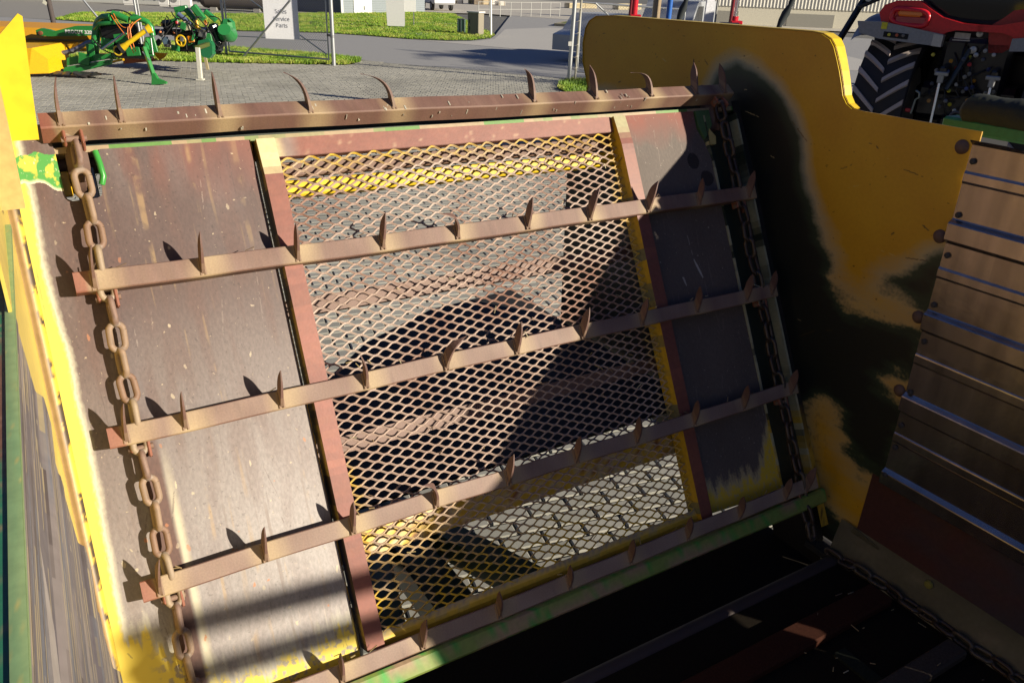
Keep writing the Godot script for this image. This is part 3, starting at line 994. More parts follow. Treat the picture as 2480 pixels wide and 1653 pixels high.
func build_tractor() -> void:
	var t = thing("tractor", "red tractor with grey fender and deep chevron tyre, seen from behind beyond the yellow sheet", "tractor", yard(6.13, 11.93, 0.0, deg_to_rad(-35)))
	big_wheel(t, -0.76, 1.0, 0.345)
	big_wheel(t, 1.30, 1.0, 0.345)
	var m := MB.new()
	# fenders: an arched shell over each wheel, grey below and red above
	for sg in [-1.0, 1.0]:
		var cx = 0.27 + sg * 1.03
		m = MB.new()
		m.col = Color(0.20, 0.22, 0.25)
		var outer = cx + sg * 0.56; var inner = cx - sg * 0.40
		m.grid(14, 16, func(x, y):
			var a = lerpf(0.12, 2.2, y)
			var r = 1.17 + 0.02 * sin(x * PI)
			var X = lerpf(outer, inner, x)
			var drop = 0.10 * pow(maxf(0.0, (0.18 - x) / 0.18), 2)
			return Vector3(X, 1.06 + (r - drop) * sin(a + 0.75), (r - drop) * cos(a + 0.75)))
		put("fender", m, mats.paint, t, Transform3D(), "grey arched fender")
		m = MB.new()         # rear panel of the fender
		m.col = Color(0.26, 0.27, 0.28)
		var pl := PackedVector2Array()
		for q in [[-1.20, 1.99], [-0.92, 1.93], [-0.13, 1.88], [-0.13, 2.03], [-0.92, 2.15], [-1.25, 2.14]]: pl.append(Vector2(q[0] if sg < 0 else 0.54 - q[0], q[1]))
		m.prism(pl, 0.70, 0.80)
		put("fender_panel", m, mats.paint, t)
		m = MB.new()
		m.col = Color(0.68, 0.014, 0.022)
		pl = PackedVector2Array()
		for q in [[-0.95, 2.14], [-0.16, 2.02], [-0.11, 2.06], [0.0, 2.09], [0.30, 2.09], [0.30, 2.17], [0.05, 2.18], [-0.20, 2.24], [-0.36, 2.33], [-0.52, 2.43], [-0.80, 2.42], [-0.95, 2.36], [-1.0, 2.26]]: pl.append(Vector2(q[0] if sg < 0 else 0.54 - q[0], q[1]))
		m.prism(pl, 0.52, 0.74)
		put("red_panel", m, mats.gloss, t)
		# lamp cluster in a bulged red frame
		var at = Vector3(-0.60 if sg < 0 else 1.14, 2.22, 0.75)
		m = MB.new()
		m.col = Color(0.70, 0.016, 0.028)
		var ring = []
		for i in 25:
			var a = i * TAU / 24
			ring.append(at + Vector3(0.23 * signf(cos(a)) * pow(absf(cos(a)), 0.6) + 0.02 * sin(a), 0.095 * signf(sin(a)) * pow(absf(sin(a)), 0.6) - 0.03 * cos(a) * -sg, 0))
		m.tube(ring, 0.035, 8, false)
		put("lamp_frame", m, mats.gloss, t)
		m = MB.new()
		m.col = Color(0.35, 0.012, 0.02)
		m.box(at + Vector3(0.02, -0.035, 0.0), Vector3(0.40, 0.11, 0.05), Basis.IDENTITY, 0.02)
		var lamp = put("tail_lamp", m, mats.lens, t)
		m = MB.new()
		m.col = Color(0.85, 0.20, 0.01)
		m.box(at + Vector3(0.0, 0.045, 0.012), Vector3(0.31, 0.075, 0.05), Basis(Vector3.BACK, -0.02), 0.02)
		put("indicator", m, mats.lens, lamp)
		m = MB.new()
		m.col = Color(0.70, 0.06, 0.012)
		m.box(at + Vector3(-0.28, 0.13, -0.08), Vector3(0.20, 0.05, 0.04), Basis(Vector3.BACK, 0.35), 0.012)
		m.col = Color(0.65, 0.6, 0.02)
		m.box(at + Vector3(-0.20, 0.165, -0.08), Vector3(0.12, 0.03, 0.04), Basis(Vector3.BACK, 0.1), 0.01)
		put("reflector", m, mats.lens, t)
	m = MB.new()
	m.col = Color(0.7, 0.62, 0.02)
	m.box(Vector3(-0.885, 2.10, 0.806), Vector3(0.075, 0.085, 0.008))
	put("yellow_sticker", m, mats.paint, t)
	m = MB.new()
	m.col = Color(0.012, 0.012, 0.012)
	m.box(Vector3(-0.715, 1.985, 0.803), Vector3(0.32, 0.07, 0.012), Basis(Vector3.BACK, -0.05), 0.004)
	var sl = put("switch_panel", m, mats.dull, t)
	for q in [[-0.80, Color(0.6, 0.55, 0.04)], [-0.70, Color(0.45, 0.08, 0.03)], [-0.62, Color(0.12, 0.12, 0.12)]]:
		m = MB.new()
		m.col = q[1]
		m.lathe([Vector2(0.022, 0), Vector2(0.02, 0.012), Vector2(0, 0.014)], Vector3(q[0], 1.99, 0.808), Basis(Vector3.RIGHT, Vector3.BACK, Vector3.UP), 12)
		put("button", m, mats.paint, sl)
	m = MB.new()
	m.col = Color(0.42, 0.42, 0.43)
	m.prism(PackedVector2Array([Vector2(-0.25, 1.885), Vector2(-0.128, 1.876), Vector2(-0.126, 2.02), Vector2(-0.245, 2.04)]), 0.66, 0.812)
	put("panel_end", m, mats.galv, t)
	m = MB.new()
	m.col = Color(0.48, 0.012, 0.02)
	m.prism(PackedVector2Array([Vector2(0.34, 2.15), Vector2(0.49, 2.27), Vector2(0.58, 2.36), Vector2(1.1, 2.45), Vector2(1.1, 2.1), Vector2(0.78, 2.01), Vector2(0.57, 1.84), Vector2(0.41, 1.83)]), 0.42, 0.50)
	put("fender_side", m, mats.gloss, t)
	# cab: rear window with a rounded sill, dark pillars and roof
	m = MB.new()
	m.col = Color(0.02, 0.022, 0.024)
	var win := PackedVector2Array([Vector2(-0.58, 3.0), Vector2(-0.56, 2.44), Vector2(-0.45, 2.33), Vector2(-0.28, 2.235), Vector2(-0.05, 2.19), Vector2(0.3, 2.175), Vector2(0.55, 2.21), Vector2(0.80, 2.33), Vector2(0.98, 2.46), Vector2(1.10, 3.0)])
	m.prism(win, 0.20, 0.36)
	put("window_frame", m, mats.dull, t)
	m = MB.new()
	var pane := PackedVector2Array()
	for q in win: pane.append((q - Vector2(0.27, 2.6)) * Vector2(0.955, 0.925) + Vector2(0.27, 2.615))
	m.prism(pane, 0.355, 0.367)
	put("rear_window", m, mats.glass, t)
	m = MB.new()
	m.col = Color(0.018, 0.018, 0.02)
	m.box(Vector3(0.27, 2.35, -0.55), Vector3(1.3, 1.1, 1.3), Basis.IDENTITY, 0.06)
	put("cab", m, mats.gloss, t)
	m = MB.new()
	m.col = Color(0.4, 0.012, 0.02)
	m.box(Vector3(0.27, 3.06, -0.45), Vector3(1.75, 0.2, 1.9), Basis.IDENTITY, 0.08)
	put("roof", m, mats.gloss, t)
	m = MB.new()
	m.col = Color(0.42, 0.012, 0.02)
	m.box(Vector3(0.27, 1.55, -2.5), Vector3(0.55, 0.7, 2.2), Basis.IDENTITY, 0.12)
	put("bonnet", m, mats.gloss, t)
	for x in [-0.6, 1.14]:
		m = MB.new()
		m.col = Color(0.03, 0.03, 0.03)
		m.lathe([Vector2(0.4, -0.22), Vector2(0.66, -0.24), Vector2(0.72, -0.15), Vector2(0.72, 0.15), Vector2(0.66, 0.24), Vector2(0.4, 0.22)], Vector3(x, 0.72, -2.9), Basis(Vector3.UP, Vector3.RIGHT, Vector3.FORWARD), 28)
		put("front_wheel", m, mats.rubber, t)
	# rear end: axle housing, lift arms, rods, hitch, couplings
	m = MB.new()
	m.col = Color(0.014, 0.015, 0.018)
	m.box(Vector3(0.27, 1.15, 0.1), Vector3(1.3, 0.5, 0.7), Basis.IDENTITY, 0.08)
	m.box(Vector3(0.27, 1.62, 0.25), Vector3(0.85, 0.75, 0.5), Basis.IDENTITY, 0.06)
	m.box(Vector3(0.27, 0.75, 0.3), Vector3(0.5, 0.5, 0.7), Basis.IDENTITY, 0.05)
	m.box(Vector3(0.5, 1.25, -0.95), Vector3(2.0, 1.3, 0.7), Basis.IDENTITY, 0.06)
	put("rear_axle", m, mats.gloss, t)
	for q in [[-0.03, 1.55, -0.01, 0.92], [0.58, 1.55, 0.60, 0.95]]:
		m = MB.new()
		m.col = Color(0.62, 0.62, 0.6)
		m.tube([Vector3(q[0], q[1] - 0.1, 0.86), Vector3(q[2], q[3], 0.92)], 0.021, 10)
		var rod = put("lift_rod", m, mats.chrome, t)
		m = MB.new()
		m.col = Color(0.32, 0.33, 0.34)
		m.box(Vector3(q[0], q[1], 0.86), Vector3(0.17, 0.055, 0.06), Basis.IDENTITY, 0.01)
		m.box(Vector3(q[0], q[1] - 0.06, 0.86), Vector3(0.075, 0.12, 0.055), Basis.IDENTITY, 0.01)
		put("clevis", m, mats.galv, rod)
		m = MB.new()
		m.col = Color(0.02, 0.02, 0.022)
		m.bar(Vector3(q[0], 1.62, 0.3), Vector3(q[0], 1.58, 0.88), 0.09, 0.12, 0.02)
		put("lift_arm", m, mats.gloss, t)
		m = MB.new()
		m.col = Color(0.02, 0.02, 0.022)
		m.bar(Vector3(q[0] * 0.8 + 0.05, 0.75, 0.2), Vector3(q[2], 0.82, 1.15), 0.07, 0.11, 0.02)
		put("lower_link", m, mats.gloss, t)
	m = MB.new()
	m.col = Color(0.035, 0.036, 0.034)
	m.tube([Vector3(0.20, 1.86, 0.62), Vector3(0.06, 1.35, 0.82)], 0.035, 10)
	put("top_link", m, mats.gloss, t)
	m = MB.new()
	m.col = Color(0.6, 0.6, 0.58)
	m.box(Vector3(0.06, 2.02, 0.53), Vector3(0.19, 0.075, 0.01), Basis(Vector3.BACK, -0.03))
	m.box(Vector3(0.06, 1.965, 0.55), Vector3(0.21, 0.012, 0.03))
	put("number_plate", m, mats.paint, t)
	m = MB.new()
	m.col = Color(0.45, 0.45, 0.44)
	for q in [[0.30, 2.13, 0.035], [0.27, 2.06, 0.04], [0.24, 1.86, 0.045], [0.20, 1.83, 0.03], [0.29, 1.80, 0.03]]:
		m.lathe([Vector2(0, -0.05), Vector2(q[2], -0.04), Vector2(q[2], 0.04), Vector2(0, 0.05)], Vector3(q[0], q[1], 0.6), Basis(Vector3.RIGHT, Vector3.BACK, Vector3.UP), 12)
	put("hitch_pin", m, mats.galv, t)
	var r := RandomNumberGenerator.new()
	r.seed = 5
	var cols := [Color(0.55, 0.5, 0.05), Color(0.5, 0.05, 0.04), Color(0.3, 0.31, 0.32), Color(0.5, 0.5, 0.48), Color(0.55, 0.25, 0.03), Color(0.05, 0.07, 0.2), Color(0.12, 0.12, 0.13), Color(0.2, 0.2, 0.2)]
	for i in 34:
		m = MB.new()
		m.col = cols[(i * 5) % 8]
		var q = Vector3(r.randf_range(-0.28, 0.62), r.randf_range(1.0, 1.9), r.randf_range(0.5, 0.72))
		m.lathe([Vector2(0, 0), Vector2(0.022, 0.004), Vector2(0.026, 0.03), Vector2(0.016, 0.034), Vector2(0.016, 0.06), Vector2(0, 0.062)], q, Basis(Vector3.RIGHT, Vector3.BACK, Vector3.UP) * Basis(Vector3.RIGHT, r.randf_range(-0.5, 0.5)), 10)
		put("coupling", m, mats.galv if i % 3 else mats.paint, t)
	for i in 14:
		m = MB.new()
		m.col = Color(0.012, 0.012, 0.014)
		var a = Vector3(r.randf_range(-0.25, 0.5), r.randf_range(1.3, 2.0), 0.52)
		var b = Vector3(r.randf_range(-0.3, 0.65), r.randf_range(0.95, 1.5), 0.62)
		var c = (a + b) * 0.5 + Vector3(r.randf_range(-0.1, 0.1), -0.05, r.randf_range(0.1, 0.22))
		var pts = []
		for k in 11:
			var f = k / 10.0
			pts.append(a * (1 - f) * (1 - f) + c * 2 * f * (1 - f) + b * f * f)
		m.tube(pts, 0.012, 7)
		put("hose", m, mats.gloss, t)
	m = MB.new()
	m.col = Color(0.25, 0.28, 0.26)
	m.tube([Vector3(-0.30, 1.30, 0.8), Vector3(-0.25, 1.28, 0.82), Vector3(-0.24, 1.22, 0.82), Vector3(-0.28, 1.19, 0.82), Vector3(-0.30, 1.0, 0.82)], 0.017, 8)
	put("hook", m, mats.galv, t)
	m = MB.new()
	m.col = Color(0.55, 0.01, 0.03)
	m.box(Vector3(-0.335, 1.04, 0.8), Vector3(0.10, 0.05, 0.03), Basis.IDENTITY, 0.008)
	put("red_handle", m, mats.paint, t)
	m = MB.new()
	m.col = Color(0.10, 0.10, 0.11)
	var cr = []
	for i in 21: cr.append(Vector3(0.28 + 0.065 * cos(i * TAU / 20), 1.04 + 0.065 * sin(i * TAU / 20), 1.0))
	m.tube(cr, 0.018, 8, false)
	put("tow_ring", m, mats.galv, t)
	# left lamp post and mirror arm
	m = MB.new()
	m.col = Color(0.02, 0.02, 0.02)
	m.bar(Vector3(-1.62, 1.75, 0.3), Vector3(-1.32, 2.75, -0.2), 0.07, 0.10, 0.02)
	m.bar(Vector3(-1.45, 2.30, 0.1), Vector3(-1.0, 2.55, -0.1), 0.06, 0.06, 0.01)
	put("step_post", m, mats.gloss, t)
	m = MB.new()
	m.col = Color(0.6, 0.6, 0.5)
	m.lathe([Vector2(0, 0.0), Vector2(0.05, 0.0), Vector2(0.055, 0.03), Vector2(0, 0.035)], Vector3(-1.30, 2.44, 0.2), Basis(Vector3.RIGHT, Vector3.BACK, Vector3.UP), 14)
	put("work_lamp", m, mats.lens, t)


func curve(a: Vector3, c: Vector3, b: Vector3, n: int = 12) -> Array:
	var pts = []
	for k in n + 1:
		var f = float(k) / n
		pts.append(a * (1 - f) * (1 - f) + c * 2 * f * (1 - f) + b * f * f)
	return pts


func build_mower() -> void:
	# x along the yard, z towards the wagon, from a point below the headstock
	var t = thing("disc_mower", "green and yellow disc mower resting on its stand leg on the pavers", "mower", yard(-9.6, 20.0))
	var GR := Color(0.028, 0.235, 0.05); var YE := Color(0.72, 0.40, 0.01)
	var m := MB.new()
	m.col = Color(0.70, 0.34, 0.02)
	m.prism(PackedVector2Array([Vector2(2.4, 0.85), Vector2(2.35, 1.04), Vector2(1.6, 1.10), Vector2(1.1, 1.0), Vector2(0.98, 0.74), Vector2(1.0, 0.72), Vector2(2.35, 0.72)]), -5.2, -1.15, Transform3D(Basis(Vector3.FORWARD, Vector3.UP, Vector3.RIGHT), Vector3.ZERO))
	put("top_cover", m, mats.paint, t, Transform3D(), "long orange yellow cover")
	m = MB.new()
	m.col = Color(0.22, 0.14, 0.03)
	m.tube([Vector3(-5.2, 0.735, -0.95), Vector3(-1.5, 0.735, -0.95), Vector3(-1.15, 0.76, -0.98)], 0.028, 8)
	put("edge_tube", m, mats.paint, t)
	m = MB.new()
	m.col = Color(0.66, 0.34, 0.02)
	m.prism(PackedVector2Array([Vector2(-5.2, 0.45), Vector2(-1.3, 0.50), Vector2(-1.0, 0.62), Vector2(-1.15, 0.73), Vector2(-5.2, 0.72)]), -1.06, -0.98)
	put("curtain", m, mats.paint, t, Transform3D(), "orange skirt below the cover")
	m = MB.new()
	m.col = GR
	m.prism(PackedVector2Array([Vector2(-2.34, 0.85), Vector2(-2.0, 0.84), Vector2(-0.84, 0.90), Vector2(-0.78, 1.12), Vector2(-1.35, 1.10), Vector2(-1.9, 0.96), Vector2(-2.05, 1.0), Vector2(-2.2, 1.02), Vector2(-2.34, 0.97)]), -0.86, -0.74)
	var boom = put("boom", m, mats.gloss, t)
	words("lettering", "PROCUT 320", 0.085, Transform3D(Basis.IDENTITY, Vector3(-1.29, 0.965, -0.735)), Color(0.8, 0.8, 0.78), boom, true)
	m = MB.new()
	m.col = Color(0.2, 0.07, 0.03)
	m.lathe([Vector2(0.05, 0), Vector2(0.05, 0.05), Vector2(0, 0.06)], Vector3(-2.22, 0.91, -0.74), Basis(Vector3.RIGHT, Vector3.BACK, Vector3.UP), 14)
	put("pivot_pin", m, mats.rust, boom)
	# faceted front guard
	m = MB.new()
	m.col = YE
	var g = [Vector3(-2.6, 0.62, 0.45), Vector3(-1.85, 0.66, 0.42), Vector3(-1.58, 0.73, -0.40), Vector3(-1.50, 0.55, -0.55), Vector3(-1.46, 0.16, -0.20), Vector3(-1.60, 0.11, 0.35), Vector3(-1.97, 0.10, 0.55), Vector3(-2.6, 0.10, 0.62), Vector3(-1.58, 0.42, 0.32), Vector3(-2.6, 0.70, -0.4)]
	for f in [[0, 7, 6, 1], [1, 6, 5, 8], [1, 8, 3, 2], [8, 5, 4, 3], [0, 1, 2, 9]]:
		m.quad(g[f[0]], g[f[1]], g[f[2]], g[f[3]])
		var off = Vector3(0.0, -0.012, -0.012)
		m.quad(g[f[3]] + off, g[f[2]] + off, g[f[1]] + off, g[f[0]] + off)
	put("front_guard", m, mats.paint, t, Transform3D(), "bright yellow faceted front guard")
	m = MB.new()
	m.col = GR
	for q in [[0.0, 0.0, 1.0], [-0.06, 0.06, 0.75]]:
		m.prism(PackedVector2Array([Vector2(-1.42, 0.16 + q[0]), Vector2(-1.30, 0.12 + q[0]), Vector2(-0.22, 0.38 + q[0]), Vector2(-0.20, 0.44 + q[0]), Vector2(-1.36, 0.22 + q[0])]), -0.05 + q[1], 0.03 + q[1])
	m.prism(PackedVector2Array([Vector2(-1.36, 0.24), Vector2(-0.22, 0.45), Vector2(-0.26, 0.56), Vector2(-0.9, 0.52), Vector2(-1.32, 0.42)]), -0.30, -0.05)
	put("cutter_bar", m, mats.gloss, t)
	m = MB.new()
	m.col = Color(0.13, 0.12, 0.11)
	for k in 5:
		m.lathe([Vector2(0, -0.03), Vector2(0.16, -0.02), Vector2(0.17, 0.0), Vector2(0.06, 0.05), Vector2(0, 0.06)], Vector3(-1.5 + k * 0.22, 0.08, 0.12), Basis(Vector3.BACK, 0.12), 14)
	m.box(Vector3(-0.92, 0.08, 0.18), Vector3(0.35, 0.06, 0.2), Basis(Vector3.BACK, -0.3), 0.02)
	put("cutting_discs", m, mats.galv, t)
	m = MB.new()
	m.col = Color(0.30, 0.29, 0.33)
	m.tube([Vector3(-1.58, 0.50, -0.30), Vector3(-1.3, 0.56, -0.35), Vector3(-1.0, 0.74, -0.5), Vector3(-0.8, 0.80, -0.6)], 0.055, 10)
	put("deflector_tube", m, mats.galv, t)
	# headstock: post, arch, plates
	m = MB.new()
	m.col = GR
	m.tube([Vector3(-0.72, 0.52, -0.2), Vector3(-0.66, 0.9, -0.3), Vector3(-0.60, 1.15, -0.35), Vector3(-0.50, 1.26, -0.3), Vector3(-0.30, 1.34, -0.1), Vector3(-0.05, 1.37, 0.0)], 0.10, 12)
	m.tube([Vector3(-0.55, 1.10, -0.1), Vector3(-0.35, 1.22, 0.05), Vector3(0.0, 1.26, 0.1), Vector3(0.15, 1.28, 0.05)], 0.05, 10)
	put("headstock_post", m, mats.gloss, t)
	m = MB.new()
	m.col = GR
	m.tube([Vector3(-0.02, 1.46, 0), Vector3(0.18, 1.39, 0.02), Vector3(0.34, 1.33, 0.02)], [0.07, 0.085, 0.075], 12)
	m.tube([Vector3(0.40, 1.36, 0), Vector3(0.62, 1.36, 0), Vector3(0.76, 1.30, 0), Vector3(0.84, 1.18, 0), Vector3(0.86, 1.0, 0.02)], 0.07, 12)
	put("arch", m, mats.gloss, t)
	for q in [[-0.86, 0.42, 0.26, 0.26], [-0.72, 0.60, 0.20, 0.30], [0.80, 0.80, 0.22, 0.36], [0.72, 0.66, 0.16, 0.26], [0.05, 1.42, 0.2, 0.16], [0.5, 1.38, 0.12, 0.16], [0.1, 0.92, 0.34, 0.2], [-0.25, 0.78, 0.3, 0.24], [0.3, 0.62, 0.34, 0.2]]:
		m = MB.new()
		m.col = GR * (0.8 + 0.3 * fb(q[0] * 200 + 300, 20))
		m.box(Vector3(q[0], q[1], 0.1 - 0.2 * fb(q[1] * 300, 90)), Vector3(q[2], q[3], 0.05), Basis(Vector3.BACK, 0.2 * sin(q[0] * 9.0)), 0.012)
		put("bracket", m, mats.gloss, t)
	m = MB.new()
	m.col = Color(0.012, 0.014, 0.014)
	m.box(Vector3(-0.05, 0.98, -0.25), Vector3(0.9, 0.5, 0.2), Basis.IDENTITY, 0.06)
	m.box(Vector3(0.25, 0.62, -0.2), Vector3(0.9, 0.34, 0.2), Basis.IDENTITY, 0.06)
	put("gearbox", m, mats.gloss, t)
	m = MB.new()
	m.col = Color(0.55, 0.55, 0.53)
	m.tube([Vector3(0.30, 1.06, 0.22), Vector3(-0.30, 0.67, 0.24)], 0.028, 10)
	var cyl = put("spring_rod", m, mats.chrome, t)
	m = MB.new()
	m.col = Color(0.1, 0.1, 0.1)
	for k in 7:
		m.lathe([Vector2(0.024, -0.008), Vector2(0.033, 0), Vector2(0.024, 0.008)], Vector3(0.26 - k * 0.055, 1.034 - k * 0.0358, 0.222), Basis(Vector3.BACK, 1.0), 10)
	put("spring_coil", m, mats.galv, cyl)
	m = MB.new()
	m.col = Color(0.62, 0.42, 0.01)
	m.tube([Vector3(0.80, 1.12, 0.25), Vector3(0.36, 0.80, 0.42)], 0.055, 12)
	m.tube([Vector3(0.40, 0.82, 0.41), Vector3(0.26, 0.72, 0.46)], [0.06, 0.10], 14)
	m.tube([Vector3(0.83, 1.13, 0.25), Vector3(0.92, 1.18, 0.2)], [0.08, 0.115], 14)
	var pto = put("drive_shaft", m, mats.paint, t, Transform3D(), "yellow plastic drive shaft guard")
	m = MB.new()
	m.col = Color(0.012, 0.012, 0.012)
	m.tube([Vector3(0.30, 0.75, 0.45), Vector3(0.24, 0.71, 0.47)], 0.112, 14)
	m.tube([Vector3(0.16, 0.66, 0.45), Vector3(0.22, 0.70, 0.46)], 0.07, 12)
	put("shaft_collar", m, mats.rubber, pto)
	m = MB.new()
	m.col = Color(0.66, 0.46, 0.02)
	var ring = []
	for i in 21: ring.append(Vector3(0.20 + 0.09 * cos(i * TAU / 20), 0.68 + 0.10 * sin(i * TAU / 20), 0.49))
	m.tube(ring, 0.02, 7, false)
	put("yellow_ring", m, mats.paint, pto)
	for q in [[Vector3(0.05, 1.46, 0.1), Vector3(0.35, 0.98, 0.4), Vector3(0.52, 1.30, 0.2)], [Vector3(0.0, 1.42, 0.12), Vector3(0.42, 0.9, 0.4), Vector3(0.46, 0.95, 0.3)], [Vector3(0.70, 1.38, 0.15), Vector3(0.40, 1.2, 0.4), Vector3(0.50, 0.85, 0.35)], [Vector3(0.44, 1.2, 0.3), Vector3(0.40, 1.0, 0.4), Vector3(0.50, 0.62, 0.35)], [Vector3(0.48, 1.25, 0.3), Vector3(0.5, 1.0, 0.4), Vector3(0.55, 0.66, 0.35)]]:
		m = MB.new()
		m.col = Color(0.75, 0.20, 0.03)
		m.tube(curve(q[0], q[1], q[2]), 0.010, 6)
		put("orange_cord", m, mats.paint, t)
	for q in [[Vector3(-0.2, 1.5, -0.1), Vector3(0.2, 1.6, -0.2), Vector3(0.45, 1.35, -0.1)], [Vector3(-0.6, 0.9, 0.0), Vector3(-0.2, 0.5, 0.3), Vector3(0.1, 0.6, 0.1)], [Vector3(0.6, 0.9, 0.2), Vector3(0.7, 0.5, 0.3), Vector3(0.85, 0.7, 0.2)]]:
		m = MB.new()
		m.col = Color(0.012, 0.012, 0.013)
		m.tube(curve(q[0], q[1], q[2]), 0.016, 7)
		put("hose", m, mats.rubber, t)
	# stand leg
	m = MB.new()
	m.col = GR
	m.tube([Vector3(0.84, 0.92, 0.3), Vector3(0.92, 0.72, 0.62)], 0.07, 10)
	m.bar(Vector3(0.90, 0.80, 0.66), Vector3(1.14, 0.10, 0.86), 0.085, 0.085, 0.01)
	m.prism(PackedVector2Array([Vector2(1.06, 0.0), Vector2(1.40, 0.03), Vector2(1.40, 0.07), Vector2(1.22, 0.14), Vector2(1.16, 0.26), Vector2(1.10, 0.24)]), 0.82, 0.92)
	put("stand_leg", m, mats.gloss, t)
	m = MB.new()
	m.col = Color(0.45, 0.45, 0.44)
	m.tube([Vector3(0.88, 0.70, 0.72), Vector3(1.04, 0.52, 0.78)], 0.016, 8)
	m.tube([Vector3(1.02, 0.98, 0.5), Vector3(1.06, 0.62, 0.6)], 0.014, 8)
	put("locking_pin", m, mats.galv, t)
	m = MB.new()
	m.col = YE
	m.prism(PackedVector2Array([Vector2(-0.15, 0.20), Vector2(-0.02, 0.26), Vector2(0.10, 0.385), Vector2(-0.30, 0.39)]), -2.52, -2.48)
	put("rear_flap", m, mats.paint, t)
	m = MB.new()
	m.col = Color(0.30, 0.09, 0.03)
	m.prism(PackedVector2Array([Vector2(-1.0, 0.10), Vector2(-0.15, 0.2), Vector2(-0.3, 0.38), Vector2(-1.0, 0.34)]), -2.3, -2.2)
	m.col = YE
	m.bar(Vector3(-0.62, 0.29, -0.6), Vector3(-0.25, 0.37, -0.7), 0.05, 0.05)
	m.bar(Vector3(-1.45, 0.62, -0.5), Vector3(-1.2, 0.72, -0.5), 0.05, 0.06)
	put("side_skirt", m, mats.paint, t)


func build_second_machine() -> void:
	var t = thing("green_implement", "green folded implement with many hoses, right of the yellow mower", "farm implement", yard(-8.1, 21.8))
	var GR := Color(0.03, 0.23, 0.06)
	var r := RandomNumberGenerator.new()
	r.seed = 21
	var m := MB.new()
	# drums and hoods at the right
	m.col = GR
	m.tube([Vector3(0.50, 0.95, -0.2), Vector3(0.50, 1.0, 0.1), Vector3(0.52, 1.1, 0.25)], [0.20, 0.21, 0.16], 14)
	m.box(Vector3(0.48, 1.12, -0.2), Vector3(0.30, 0.42, 0.4), Basis(Vector3.BACK, 0.08), 0.09)
	put("hood", m, mats.gloss, t)
	m = MB.new()
	m.col = Color(0.02, 0.17, 0.07)
	m.prism(PackedVector2Array([Vector2(-0.10, 0.82), Vector2(0.16, 0.88), Vector2(0.24, 0.74), Vector2(0.22, 0.50), Vector2(0.12, 0.40), Vector2(-0.04, 0.44), Vector2(-0.16, 0.6)]), 0.2, 0.45)
	put("side_plate", m, mats.gloss, t)
	m = MB.new()
	m.col = GR
	m.bar(Vector3(-0.78, 1.50, 0), Vector3(-0.45, 1.56, 0), 0.12, 0.14, 0.02)
	m.bar(Vector3(-0.70, 1.52, 0), Vector3(-0.72, 1.30, 0), 0.12, 0.10, 0.02)
	m.bar(Vector3(-0.50, 1.54, 0), Vector3(-0.28, 1.26, 0), 0.14, 0.12, 0.02)
	m.bar(Vector3(-0.26, 1.62, 0.1), Vector3(-0.02, 1.30, 0.1), 0.14, 0.16, 0.02)
	m.bar(Vector3(-0.30, 1.58, 0.0), Vector3(-0.16, 1.34, 0.0), 0.10, 0.12, 0.02)
	m.bar(Vector3(-0.05, 1.5, -0.1), Vector3(0.22, 1.28, -0.1), 0.12, 0.12, 0.02)
	put("linkage", m, mats.gloss, t)
	m = MB.new()
	m.col = Color(0.01, 0.012, 0.016)
	m.tube([Vector3(-1.35, 0.96, 0.1), Vector3(-0.2, 1.0, 0.1)], 0.075, 12)
	m.box(Vector3(-0.95, 1.17, 0), Vector3(0.42, 0.20, 0.3), Basis(Vector3.BACK, 0.1), 0.07)
	m.box(Vector3(0.22, 0.95, 0.0), Vector3(0.22, 0.55, 0.3), Basis(Vector3.BACK, 0.3), 0.06)
	m.box(Vector3(-0.3, 0.75, -0.1), Vector3(1.2, 0.5, 0.25), Basis.IDENTITY, 0.06)
	put("black_beam", m, mats.gloss, t)
	for q in [[-0.16, 1.20, 0.10, 0.20, Color(0.75, 0.42, 0.01)], [-0.10, 1.06, 0.08, 0.1, Color(0.62, 0.45, 0.02)], [-0.34, 0.84, 0.16, 0.16, Color(0.8, 0.26, 0.01)], [-0.65, 1.22, 0.06, 0.07, Color(0.6, 0.03, 0.05)], [-0.55, 1.10, 0.07, 0.05, Color(0.6, 0.03, 0.05)], [-1.1, 0.98, 0.05, 0.05, Color(0.8, 0.2, 0.02)], [-0.75, 0.98, 0.05, 0.05, Color(0.8, 0.2, 0.02)], [0.08, 1.24, 0.06, 0.12, Color(0.6, 0.18, 0.02)], [-1.0, 0.78, 0.16, 0.18, Color(0.1, 0.16, 0.22)], [-0.42, 1.15, 0.16, 0.22, Color(0.62, 0.6, 0.4)]]:
		m = MB.new()
		m.col = q[4]
		m.box(Vector3(q[0], q[1], 0.28), Vector3(q[2], q[3], 0.06), Basis(Vector3.BACK, 0.15), 0.012)
		put("plate", m, mats.paint, t)
	m = MB.new()
	m.col = Color(0.10, 0.13, 0.22)
	m.tube([Vector3(-0.62, 1.42, 0.2), Vector3(-0.30, 1.18, 0.25)], 0.06, 10)
	put("ram", m, mats.gloss, t)
	m = MB.new()
	m.col = Color(0.5, 0.5, 0.48)
	m.tube([Vector3(-0.04, 1.10, 0.32), Vector3(0.10, 1.06, 0.32)], [0.03, 0.09], 12)
	put("cone", m, mats.chrome, t)
	m = MB.new()
	m.col = Color(0.70, 0.45, 0.01)
	var ring = []
	for i in 25: ring.append(Vector3(-0.56 + 0.115 * cos(i * TAU / 24), 0.80 + 0.125 * sin(i * TAU / 24), 0.4))
	m.tube(ring, 0.024, 8, false)
	m.tube([Vector3(-0.56, 0.68, 0.4), Vector3(-0.56, 0.92, 0.4)], 0.02, 6)
	m.tube([Vector3(-0.67, 0.80, 0.4), Vector3(-0.45, 0.80, 0.4)], 0.02, 6)
	put("hand_wheel", m, mats.paint, t)
